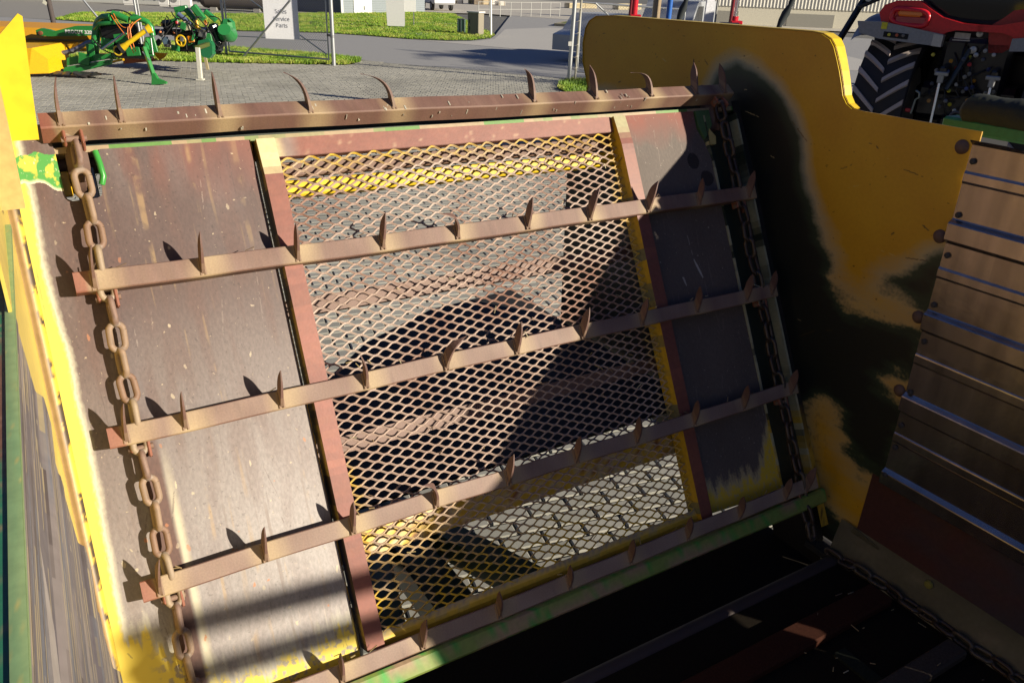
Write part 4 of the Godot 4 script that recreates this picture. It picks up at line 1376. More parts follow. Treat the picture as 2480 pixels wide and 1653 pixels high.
	for i in 26:
		m = MB.new()
		var c = [GR, GR * 0.8, GR * 1.15, Color(0.02, 0.02, 0.02), Color(0.35, 0.35, 0.34)][i % 5]
		m.col = c
		m.box(Vector3(r.randf_range(-1.25, 0.15), r.randf_range(0.55, 1.25), r.randf_range(0.1, 0.4)), Vector3(r.randf_range(0.06, 0.22), r.randf_range(0.06, 0.22), 0.06), Basis(Vector3.BACK, r.randf_range(-0.8, 0.8)), 0.012)
		put("bracket", m, mats.gloss if i % 5 < 4 else mats.galv, t)
	for i in 14:
		m = MB.new()
		m.col = Color(0.012, 0.014, 0.014)
		var a = Vector3(r.randf_range(-0.9, 0.5), r.randf_range(0.9, 1.5), 0.35)
		var b = a + Vector3(r.randf_range(-0.5, 0.5), r.randf_range(-0.6, 0.1), 0.05)
		m.tube(curve(a, (a + b) * 0.5 + Vector3(r.randf_range(-0.2, 0.2), r.randf_range(-0.4, 0.3), 0.12), b), 0.014, 6)
		put("hose", m, mats.rubber, t)
	for q in [[Vector3(0.05, 0.7, 0.2), Vector3(0.25, 0.42, 0.3), Vector3(0.42, 0.75, 0.2)], [Vector3(0.12, 0.95, 0.2), Vector3(0.42, 0.40, 0.3), Vector3(0.50, 0.85, 0.2)]]:
		m = MB.new()
		m.col = Color(0.012, 0.012, 0.013)
		m.tube(curve(q[0], q[1], q[2], 18), 0.015, 7)
		put("hose", m, mats.rubber, t)
	m = MB.new()
	m.col = Color(0.68, 0.66, 0.56)
	m.box(Vector3(0.265, 0.39, 1.52), Vector3(0.10, 0.72, 0.08), Basis(Vector3.BACK, -0.03), 0.008)
	m.box(Vector3(0.25, 0.015, 1.52), Vector3(0.17, 0.03, 0.15))
	put("stand_leg", m, mats.paint, t, Transform3D(), "pale square stand leg")
	m = MB.new()
	m.col = Color(0.10, 0.12, 0.03)
	m.bar(Vector3(0.25, 0.74, 1.5), Vector3(0.1, 0.75, 0.1), 0.09, 0.09)
	put("leg_bracket", m, mats.paint, t)
	m = MB.new()
	m.col = Color(0.40, 0.34, 0.2)
	m.box(Vector3(-0.40, 0.25, -0.7), Vector3(0.07, 0.5, 0.05), Basis(Vector3.BACK, 0.1))
	put("rear_leg", m, mats.dull, t)


func build_yard_things() -> void:
	# things standing between the wagon and the right gate, showing just over the yellow sheet
	for k in 2:
		var t = thing("hydraulic_ram", ["bright red hydraulic ram standing upright, left of the blue post", "red hydraulic ram with a bare rod, nearer the tractor"][k], "hydraulic ram", yard([1.66, 2.94][k], [13.0, 12.0][k]))
		var m := MB.new()
		m.col = Color(0.55, 0.015, 0.03)
		m.tube([Vector3(0, 1.1, 0), Vector3(0.005, [2.36, 2.14][k], 0)], 0.05, 14)
		m.box(Vector3(0.03, 2.06, 0), Vector3(0.16, 0.05, 0.1), Basis.IDENTITY, 0.01)
		m.col = Color(0.2, 0.02, 0.03)
		m.tube([Vector3(-0.07, 1.1, 0.02), Vector3(-0.05, 2.42, 0.02)], 0.025, 10)
		put("cylinder", m, mats.gloss, t)
		m = MB.new()
		m.col = Color(0.7, 0.7, 0.7)
		m.tube([Vector3(0.0, 2.1, 0), Vector3(0.03, 2.6, 0)], 0.022, 10)
		put("rod", m, mats.chrome, t)
		m = MB.new()
		m.col = Color(0.03, 0.03, 0.04)
		m.box(Vector3(-0.06, 1.95, 0), Vector3(0.3, 0.22, 0.16), Basis.IDENTITY, 0.03)
		m.box(Vector3(0, 0.55, 0), Vector3(0.5, 1.1, 0.5), Basis.IDENTITY, 0.04)
		put("base", m, mats.gloss, t)
	for k in 2:
		var t = thing("upright_hose", ["thick black hose hanging upright before the silver van", "ragged dark pole with wrapping before the cream warehouse"][k], "hose", yard([2.24, 3.56][k], [12.4, 12.2][k]))
		var m := MB.new()
		m.col = Color(0.02, 0.03, 0.035)
		var pts = []; var rad = []
		for i in 13:
			pts.append(Vector3(0.03 * sin(i * 0.9) + 0.02 * i * (1 if k else 0.3), 1.5 + i * 0.1, 0)); rad.append(0.045 + 0.014 * sin(i * 2.1))
		m.tube(pts, rad, 10)
		put("hose_body", m, mats.rubber, t)
		m = MB.new()
		m.col = Color(0.05, 0.06, 0.2)
		m.tube([Vector3(-0.06, 1.4, 0.02), Vector3(-0.02, 2.0, 0.02)], 0.04, 10)
		put("sleeve", m, mats.paint, t)
		m = MB.new()
		m.col = Color(0.03, 0.03, 0.03)
		m.box(Vector3(0, 0.75, 0), Vector3(0.3, 1.5, 0.3), Basis.IDENTITY, 0.03)
		put("base", m, mats.gloss, t)
	for q in [["blue_post", "thin blue post left of the silver van", 2.62, 15.6, Color(0.03, 0.14, 0.5), 0.05], ["wooden_post", "tan wooden post between the red ram and the blue post", 2.42, 15.8, Color(0.32, 0.24, 0.15), 0.075], ["wire_post", "thin grey post beside the white marked panel", 2.98, 13.4, Color(0.3, 0.3, 0.28), 0.016]]:
		var t = thing(q[0], q[1], "post", yard(q[2], q[3]))
		pipe("shaft", Vector3.ZERO, Vector3(0.01, 2.7, 0), q[5], t, mats.paint, q[4])
	var p = thing("marked_panel", "white plastic panel with a red round mark, upright right of the black hose", "panel", yard(2.76, 13.0, 0.0, 0.2))
	var m := MB.new()
	m.col = Color(0.72, 0.73, 0.78)
	m.prism(PackedVector2Array([Vector2(-0.06, 1.0), Vector2(0.10, 1.0), Vector2(0.11, 2.2), Vector2(0.06, 2.6), Vector2(-0.02, 2.6)]), -0.02, 0.02)
	put("panel", m, mats.gloss, p)
	m = MB.new()
	m.col = Color(0.6, 0.05, 0.06)
	var ring = []
	for i in 21: ring.append(Vector3(0.055 + 0.028 * cos(i * TAU / 20), 2.37 + 0.028 * sin(i * TAU / 20), 0.022))
	m.tube(ring, 0.006, 6, false)
	put("mark", m, mats.paint, p)
	m = MB.new()
	m.col = Color(0.03, 0.03, 0.03)
	m.box(Vector3(0, 0.5, 0), Vector3(0.5, 1.0, 0.4), Basis.IDENTITY, 0.03)
	put("base", m, mats.gloss, p)
	# vehicles parked behind the second gate leaf
	for k in 2:
		var v = thing(["silver_van", "silver_car"][k], ["silver van with an orange lamp behind the wire gate leaf", "pale silver car with a dark side window just right of the gate post"][k], ["van", "car"][k], yard([5.3, 2.9][k], [29.5, 30.5][k], 0.0, [1.15, 0.95][k]))
		m = MB.new()
		m.col = Color(0.36, 0.38, 0.41) if k == 0 else Color(0.5, 0.5, 0.49)
		if k == 0: m.prism(PackedVector2Array([Vector2(-2.2, 0.4), Vector2(2.2, 0.4), Vector2(2.2, 1.9), Vector2(1.9, 2.05), Vector2(-0.9, 2.05), Vector2(-1.7, 1.3), Vector2(-2.2, 1.1)]), -0.85, 0.85)
		else: m.prism(PackedVector2Array([Vector2(-2.1, 0.35), Vector2(2.1, 0.35), Vector2(2.1, 0.95), Vector2(1.6, 1.02), Vector2(0.9, 1.52), Vector2(-0.9, 1.52), Vector2(-1.5, 1.0), Vector2(-2.1, 0.85)]), -0.8, 0.8)
		put("body", m, mats.gloss, v)
		m = MB.new()
		m.col = Color(0.03, 0.035, 0.04)
		if k == 0: m.prism(PackedVector2Array([Vector2(-1.5, 1.3), Vector2(-0.85, 1.9), Vector2(-0.1, 1.9), Vector2(-0.1, 1.3)]), 0.83, 0.86)
		else: m.prism(PackedVector2Array([Vector2(-1.3, 1.02), Vector2(-0.82, 1.45), Vector2(0.82, 1.45), Vector2(1.4, 1.02)]), 0.78, 0.815)
		put("window", m, mats.gloss, v)
		m = MB.new()
		m.col = Color(0.8, 0.22, 0.05)
		m.box(Vector3(-1.7 if k == 0 else -2.0, 0.95 if k == 0 else 0.8, 0.86 if k == 0 else 0.8), Vector3(0.35, 0.12, 0.05), Basis(Vector3.BACK, 0.3), 0.02)
		put("lamp", m, mats.lens, v)
		for x in [-1.35, 1.35]:
			m = MB.new()
			m.col = Color(0.03, 0.03, 0.03)
			m.lathe([Vector2(0, -0.1), Vector2(0.3, -0.1), Vector2(0.33, -0.06), Vector2(0.33, 0.06), Vector2(0.3, 0.1), Vector2(0, 0.1)], Vector3(x, 0.33, 0.76), Basis(Vector3.RIGHT, Vector3.BACK, Vector3.UP), 20)
			put("wheel", m, mats.rubber, v)


var wagon: Node3D
var lift: Transform3D       # elevator frame as seen from the wagon


func wp(called: String, m: MB, mat: Material, on_lift: bool = true, label: String = "", parent: Node = null) -> MeshInstance3D:
	var at = Transform3D() if parent else (lift if on_lift else Transform3D(Basis.IDENTITY, -WAGON))
	return put(called, m, mat, parent if parent else wagon, at, label)


func paint_left(x: float, y: float) -> Color:
	var u = -0.03 + 0.46 * x
	var s = 2.80 - 1.30 * y
	var n1 = fb(u * 420, s * 180); var n2 = fb(u * 1300 + 90, s * 260 + 40); var n3 = fc(u * 1500, s * 700)
	var str_ = fb(u * 2600 + 7, s * 90 + 200)
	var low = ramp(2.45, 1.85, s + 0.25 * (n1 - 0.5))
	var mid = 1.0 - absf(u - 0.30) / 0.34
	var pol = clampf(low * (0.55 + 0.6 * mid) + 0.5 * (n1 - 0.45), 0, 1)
	var c = Color(0.086, 0.051, 0.044).lerp(Color(0.285, 0.258, 0.245), pol)  # paler low down: polished wear with sun sheen painted in
	c = c.lerp(Color(0.11, 0.055, 0.042), ramp(0.45, 0.8, n2) * 0.5 * (1.0 - low * 0.7))
	c = c * (0.70 + 0.34 * n3 + 0.22 * fc(u * 3600, s * 2600))
	# primer rust towards the top right corner, drip streaks
	c = c.lerp(Color(0.19, 0.062, 0.042), 0.75 * ramp(2.62, 2.745, s + 0.10 * (n1 - 0.5)) * ramp(0.16, 0.36, u + 0.2 * (n2 - 0.5)))
	var dr = ramp(0.66, 0.82, str_) * ramp(1.7, 2.0, s + 0.4 * n1)
	c = c.lerp(Color(0.38, 0.25, 0.11), dr * 0.26 * ramp(0.9, 0.3, absf(u - 0.24) * 4.0) * ramp(0.40, 0.62, fb(u * 900 + 66, s * 800)) * 1.7)
	var d2 = ramp(0.70, 0.80, fb(u * 3100 + 260, s * 60 + 20)) * ramp(2.2, 1.9, s)
	c = c.lerp(Color(0.17, 0.13, 0.11), d2 * 0.6 * ramp(0.35, 0.6, fb(u * 700 + 5, s * 500)))
	# chips and light specks
	var sp = fc(u * 900 + 31, s * 900 + 77)
	if sp > 0.83: c = c.lerp(Color(0.55, 0.44, 0.28), 0.6 * ramp(0.83, 0.89, sp))
	if fc(u * 760 + 300, s * 760) < 0.16: c = c * 0.72
	# rubbed track below the lift chain
	var tr = ramp(0.023, 0.015, absf(u - 0.099 - 0.004 * (n1 - 0.5))) * ramp(2.25, 2.12, s)
	# yellow paint left along the fold, the bottom edge and the lower corner
	var e = 0.035 * (n1 - 0.5) + 0.010 * (n3 - 0.5)
	var yl = ramp(-0.002, -0.009, u + e * 0.5)
	var bottom = 1.648 + 0.15 * ramp(0.16, 0.02, u) + 0.028 * ramp(0.30, 0.42, u) + 0.05 * (fb(u * 1900 + 11, s * 200) - 0.5) + 0.05 * (fc(u * 900 + 3, s * 100) - 0.5)
	yl = maxf(yl, ramp(bottom + 0.010, bottom - 0.010, s))
	var rim = maxf(ramp(0.009, -0.001, u + e * 0.5), ramp(bottom + 0.045, bottom, s) * 0.8)
	c = c.lerp(Color(0.56, 0.53, 0.40), rim * 0.75 * (1.0 - yl))
	var rubbed = ramp(0.56, 0.66, fc(u * 520 + 100, s * 520 + 9)) * ramp(0.02, 0.06, u)
	c = c.lerp(Color(0.66, 0.51, 0.065), yl * (1.0 - 0.85 * rubbed))
	c = c.lerp(Color(0.60, 0.54, 0.36), 0.6 * ramp(0.013, 0.002, absf(u - 0.126)) * ramp(2.15, 2.0, s))
	c = c.lerp(Color(0.105, 0.055, 0.042) * (0.8 + 0.4 * n3), tr)
	# green and yellow patch by the sprocket hole
	var pe = 0.008 * (n2 - 0.5) * 2.0
	if u < 0.054 and s < 2.742 + pe and s > 2.692 - (u + 0.01) * 0.36 + pe:
		var lo = 2.692 - (u + 0.01) * 0.36 + pe
		c = Color(0.62, 0.47, 0.05).lerp(Color(0.06, 0.26, 0.045), ramp(0.42, 0.56, fb(u * 2400 + 60, s * 1700)))
		c = c.lerp(Color(0.66, 0.62, 0.45), ramp(lo + 0.008, lo, s) + 0.7 * ramp(0.74, 0.8, n3))
	c.a = clampf(pol * (1.0 - yl), 0, 1)
	return c


func paint_right(x: float, y: float) -> Color:
	var u = 1.42 + 0.33 * x
	var s = 2.80 - 1.20 * y
	var n1 = fb(u * 420, s * 180); var n3 = fc(u * 1500, s * 700)
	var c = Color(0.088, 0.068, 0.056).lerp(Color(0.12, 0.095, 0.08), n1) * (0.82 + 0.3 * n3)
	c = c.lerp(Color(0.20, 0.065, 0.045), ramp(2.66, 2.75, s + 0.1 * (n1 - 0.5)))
	var b = 1.675 + 0.05 * (fb(u * 1900 + 11, s * 150) - 0.5) + 0.030 * (fc(u * 900 + 3, s * 300) - 0.5) + 0.02 * (fc(u * 1700, s * 1500) - 0.5) + 0.12 * ramp(1.66, 1.735, u)
	c = c.lerp(Color(0.50, 0.40, 0.20), ramp(b + 0.03, b, s) * 0.8)
	c = c.lerp(Color(0.62, 0.42, 0.03), ramp(b, b - 0.025, s) * (1.0 - 0.7 * ramp(0.6, 0.72, fc(u * 700, s * 500))))
	if fc(u * 800 + 50, s * 800) > 0.84: c = c.lerp(Color(0.5, 0.45, 0.36), 0.5)
	if Vector2(u - 1.66, (s - 2.60)).length() < 0.016 + 0.01 * n1 or Vector2(u - 1.70, s - 2.545).length() < 0.022 * n1 + 0.006: c = c * 0.25
	c.a = 0.3
	return c


func stain_distance(p: Vector2, poly: PackedVector2Array) -> float:
	var d = 9.0
	for i in poly.size():
		var q = Geometry2D.get_closest_point_to_segment(p, poly[i], poly[(i + 1) % poly.size()])
		d = minf(d, p.distance_to(q))
	return -d if Geometry2D.is_point_in_polygon(p, poly) else d


var stain := PackedVector2Array([Vector2(-1.93, 2.18), Vector2(-1.89, 2.262), Vector2(-1.825, 2.285), Vector2(-1.74, 2.272), Vector2(-1.66, 2.24), Vector2(-1.61, 2.19), Vector2(-1.555, 2.12), Vector2(-1.515, 2.02), Vector2(-1.455, 1.935), Vector2(-1.398, 1.85), Vector2(-1.345, 1.765), Vector2(-1.27, 1.69), Vector2(-1.19, 1.69), Vector2(-1.10, 1.715), Vector2(-1.03, 1.705), Vector2(-1.03, 1.60), Vector2(-1.14, 1.54), Vector2(-1.12, 1.515), Vector2(-1.03, 1.485), Vector2(-1.03, 1.275), Vector2(-1.113, 1.25), Vector2(-1.165, 1.285), Vector2(-1.215, 1.37), Vector2(-1.275, 1.42), Vector2(-1.36, 1.36), Vector2(-1.32, 1.20), Vector2(-1.25, 1.09), Vector2(-1.14, 1.03), Vector2(-1.10, 0.88), Vector2(-2.7, 0.88), Vector2(-2.7, 2.10), Vector2(-2.0, 2.14)])  # stain outline; its foot runs on to blacken the pit side too
var stain2 := PackedVector2Array([Vector2(-1.03, 1.93), Vector2(-1.03, 1.782), Vector2(-1.10, 1.785), Vector2(-1.19, 1.80), Vector2(-1.13, 1.835), Vector2(-1.08, 1.89)])


var sdf := PackedFloat32Array()


func paint_wall(x: float, y: float) -> Color:
	var z = -2.64 + 1.64 * x
	var h = 2.42 - 1.52 * y
	var n1 = fb(z * 300, h * 300); var n2 = fb(z * 1100 + 50, h * 1500); var n3 = fc(z * 900, h * 900)
	var p = Vector2(z, h)
	var c = Color(0.62, 0.345, 0.014).lerp(Color(0.54, 0.27, 0.011), n1) * (0.94 + 0.10 * n3)
	var gx = clampf((z + 2.64) / 0.02, 0, 81.9); var gy = clampf((2.42 - h) / 0.02, 0, 75.9)
	var q = int(gy) * 84 + int(gx)
	var fx = gx - int(gx); var fy = gy - int(gy)
	var d = lerpf(lerpf(sdf[q], sdf[q + 1], fx), lerpf(sdf[q + 84], sdf[q + 85], fx), fy)
	var low = ramp(2.0, 1.7, h)
	d += 0.030 * (n1 - 0.5) + 0.045 * (fb(z * 420 + 31, h * 1700) - 0.5) * (0.12 + low) + 0.016 * (n3 - 0.5) * (0.2 + low) - 0.006
	var halo = ramp(0.045 + 0.05 * low, 0.0, d)
	c = c.lerp(Color(0.36, 0.38, 0.30).lerp(Color(0.40, 0.34, 0.20), low), halo * (0.85 - 0.25 * low))
	c = c.lerp(Color(0.035, 0.055, 0.028), ramp(0.014, -0.012, d))
	c = c.lerp(Color(0.012, 0.0115, 0.0095), ramp(-0.004, -0.045, d) * (0.85 + 0.15 * n3))
	# specks, scratches, rust below
	if fc(z * 420 + 200, h * 800 + 40) > 0.862: c = c * 0.35
	if absf((z + 2.0) + (h - 2.25) * 0.16) < 0.0022 and absf(h - 2.27) < 0.018: c = Color(0.05, 0.025, 0.01)
	var rust = ramp(0.58, 0.74, fc(z * 500 + 77, h * 420)) * ramp(1.45, 1.2, h) * ramp(-1.22, -1.35, z)
	c = c.lerp(Color(0.06, 0.028, 0.014), rust)
	c.a = 0.0
	return c


func sweep(m: MB, prof: Array, u0: float, u1: float, nu: int, cf: Callable, caps: bool = true) -> void:
	# prof: closed ring of Vector2(y, z), swept along x; cf(u, k, p) colours it
	var area = 0.0
	for k in prof.size(): area += prof[k].cross(prof[(k + 1) % prof.size()])
	var sg = 1.0 if area > 0 else -1.0
	for k in prof.size():
		var p = prof[k]; var q = prof[(k + 1) % prof.size()]
		var e = q - p
		var nn = Vector3(0, e.y, -e.x) * sg
		if e.length() < 1e-6: continue
		var base = m.v.size()
		for i in nu + 1:
			var u = lerpf(u0, u1, float(i) / nu)
			var c = cf.call(u, k, p)
			m.pt(Vector3(u, p.x, p.y), nn, cf.call(u, k, p), Vector2(float(i) / nu, 0))
			m.pt(Vector3(u, q.x, q.y), nn, cf.call(u, k, q), Vector2(float(i) / nu, 1))
		for i in nu:
			var z = base + i * 2
			if sg < 0: m.ix.append_array([z, z + 1, z + 2, z + 1, z + 3, z + 2])
			else: m.ix.append_array([z, z + 2, z + 1, z + 1, z + 2, z + 3])
	if caps:
		var poly := PackedVector2Array()
		for p in prof: poly.append(p)
		var t = Geometry2D.triangulate_polygon(poly)
		for k in range(0, t.size(), 3):
			var a = poly[t[k]]; var b = poly[t[k + 1]]; var c = poly[t[k + 2]]
			for uu in [u0, u1]:
				m.col = cf.call(uu, 99, a)
				var A = Vector3(uu, a.x, a.y); var B = Vector3(uu, b.x, b.y); var C = Vector3(uu, c.x, c.y)
				var nx = (B - A).cross(C - A).x
				if (nx > 0) == (uu == u1): m.tri(A, B, C)
				else: m.tri(A, C, B)


const ANGLE := [Vector2(0.0, 0.0), Vector2(0.0, 0.037), Vector2(0.0012, 0.0388), Vector2(0.003, 0.040), Vector2(0.0385, 0.040), Vector2(0.040, 0.0385), Vector2(0.040, 0.036), Vector2(0.0395, 0.0345), Vector2(0.008, 0.0345), Vector2(0.0055, 0.032), Vector2(0.0055, 0.0)]


func tine(parent: Node, u: float, bend: float, size: float, curl: float) -> void:
	var m := MB.new()
	var seg = 9
	var ring = []
	for i in seg + 1:
		var t = float(i) / seg
		# lower and upper edge of the blade in the y-z plane of the bar
		var lo = Vector2(0.004, 0.041).lerp(Vector2(0.076, 0.084), t) + Vector2(0.006, 0.016) * sin(t * PI) * 0.8
		var hi = Vector2(0.037, 0.041).lerp(Vector2(0.0775, 0.0845), pow(t, 0.8)) + Vector2(0.004, -0.004) * sin(t * PI)
		var o = Vector2(0.02, 0.04)
		lo = o + (lo - o) * size; hi = o + (hi - o) * size
		if t == 0.0:
			lo = Vector2(0.004, 0.0395); hi = Vector2(0.0375, 0.0395)
		var du = bend * t * t + curl * pow(t, 4)
		var drop = -absf(curl) * pow(t, 3) * 0.5
		var th = lerpf(0.0034, 0.0009, t)
		ring.append([Vector3(u + du - th, lo.x + drop, lo.y), Vector3(u + du + th, lo.x + drop, lo.y), Vector3(u + du + th, hi.x + drop, hi.y), Vector3(u + du - th, hi.x + drop, hi.y)])
	for i in seg:
		var a = ring[i]; var b = ring[i + 1]
		var t = float(i) / seg
		m.col = Color(0.17, 0.095, 0.075).lerp(Color(0.135, 0.075, 0.062), t) * (0.9 + 0.2 * fb(u * 900, i * 40))
		if i < 2: m.col = m.col.lerp(Color(0.30, 0.21, 0.13), 0.4)
		for k in 4:
			m.quad(a[k], a[(k + 1) % 4], b[(k + 1) % 4], b[k])
	m.quad(ring[seg][0], ring[seg][1], ring[seg][2], ring[seg][3])
	m.col = Color(0.24, 0.155, 0.10)
	for sg in [-1.0, 1.0]:      # weld beads along the foot
		var w = []
		var rw = []
		for k in 8:
			w.append(Vector3(u + sg * 0.0042, 0.003 + k * 0.0049, 0.0408)); rw.append(0.0022 + 0.0011 * fc(u * 900 + k * 50, 30 + sg * 20))
		m.tube(w, rw, 6)
	put("tine", m, mats.rust, parent)


func link_mesh(c: Color) -> ArrayMesh:
	var m := MB.new()
	var pts = []
	var r = 0.0124; var half = 0.0132
	for k in 9:
		var a = PI * k / 8
		pts.append(Vector3(r * cos(a), half + r * sin(a), 0))
	for k in 9:
		var a = PI + PI * k / 8
		pts.append(Vector3(r * cos(a), -half + r * sin(a), 0))
	pts.append(pts[0])
	m.col = c
	m.tube(pts, 0.0064, 10, false)
	for q in m.v.size():      # pitted, and rubbed bright where the links bear on each other
		var p = m.v[q]
		m.v[q] = p + m.n[q] * 0.0006 * (fc(p.x * 9000 + c.r * 900, p.y * 9000 + p.z * 7000) - 0.5)
		m.c[q] = c * (0.65 + 0.7 * fc(p.x * 7000, p.y * 7000 + p.z * 5000 + c.g * 999))
		if absf(p.y) > half + r * 0.55 and absf(p.x) < r * 0.6: m.c[q] = m.c[q].lerp(Color(0.34, 0.29, 0.25), 0.5)
	return m.mesh()


func links() -> Array:
	var out = []
	for c in [Color(0.27, 0.18, 0.12), Color(0.22, 0.13, 0.085), Color(0.31, 0.23, 0.155), Color(0.20, 0.125, 0.095)]: out.append(link_mesh(c))
	return out


func chain(called: String, path: Array, meshes: Array, out: Vector3, mat: Material, first: int = 0) -> void:
	# path: points of the chain line about 0.05 apart
	var root := Node3D.new()
	root.name = called
	wagon.add_child(root, true)
	for i in path.size() - 1:
		var a = path[i]; var b = path[i + 1]
		var y = (b - a).normalized()
		var z = (out - y * out.dot(y)).normalized()
		var x = y.cross(z)
		var roll = (0.12 if (i + first) % 2 == 0 else PI / 2 + 0.15) + 0.16 * sin(i * 2.3)
		var o := MeshInstance3D.new()
		o.name = "link"
		o.mesh = meshes[(i * 7 + i / 3) % 4]
		o.material_override = mat
		o.transform = Transform3D(Basis(x, y, z) * Basis(Vector3.UP, roll), (a + b) * 0.5 - WAGON)
		root.add_child(o, true)


func ep(u: float, s: float, w: float) -> Vector3:
	return EO + Vector3(u, 0, 0) + EV * s + EN * w


const TINES := [
	[2.778, [[0.071, 0.008, 1.08, 0.0], [0.177, 0.002, 1.08, 0.0], [0.364, 0.0, 1.12, 0.0], [0.556, -0.036, 1.1, -0.008], [0.753, -0.05, 1.05, -0.018], [1.139, -0.004, 1.05, -0.014], [1.335, -0.006, 1.05, 0.0], [1.526, -0.03, 0.95, -0.042], [1.693, 0.006, 1.05, 0.0], [1.805, -0.006, 1.0, 0.0]]],
	[2.4605, [[0.069, 0.006, 1.05, 0.0], [0.265, 0.003, 1.08, 0.0], [0.459, 0.0, 1.02, 0.0], [0.653, 0.006, 1.0, 0.0], [0.843, -0.03, 0.9, -0.022], [1.039, 0.006, 0.95, 0.0], [1.23, 0.018, 1.0, 0.0], [1.427, 0.016, 1.0, 0.0], [1.612, -0.006, 0.9, 0.0], [1.808, 0.0, 0.95, 0.0]]],
	[2.1645, [[0.066, 0.006, 1.0, 0.0], [0.172, 0.001, 1.0, 0.0], [0.361, 0.003, 1.03, 0.0], [0.548, -0.014, 1.0, 0.0], [0.744, 0.042, 0.92, 0.004], [0.935, 0.004, 1.0, 0.0], [1.131, 0.008, 1.0, 0.0], [1.325, 0.004, 0.9, 0.0], [1.52, -0.008, 0.95, 0.0], [1.712, 0.0, 1.0, 0.0], [1.815, -0.006, 0.95, 0.0]]],
	[1.868, [[0.067, 0.008, 1.0, 0.0], [0.266, 0.003, 1.05, 0.0], [0.452, 0.002, 1.0, 0.0], [0.649, -0.022, 0.95, -0.014], [0.839, 0.006, 0.98, 0.0], [1.035, 0.002, 0.9, 0.0], [1.227, -0.008, 1.0, 0.0], [1.427, -0.006, 0.95, 0.0], [1.615, -0.006, 0.95, 0.0], [1.808, 0.0, 1.0, 0.0]]],
	[1.580, [[0.17, 0.0, 1.0, 0.0], [0.365, -0.003, 1.0, 0.0], [0.549, 0.006, 1.0, 0.0], [0.742, -0.006, 0.98, 0.0], [0.94, -0.008, 0.9, 0.0], [1.129, -0.004, 0.95, 0.0], [1.323, -0.006, 0.95, 0.0], [1.516, -0.008, 0.95, 0.0], [1.70, 0.0, 0.9, 0.0], [1.79, 0.010, 1.0, 0.0]]]]
const BAR_NOTE := ["rusty tine bar tipped back over the top sprockets, with several bent tines", "second rusty tine bar from the top", "middle rusty tine bar, half of it in shade", "fourth rusty tine bar from the top", "lowest rusty tine bar, above the green beam"]


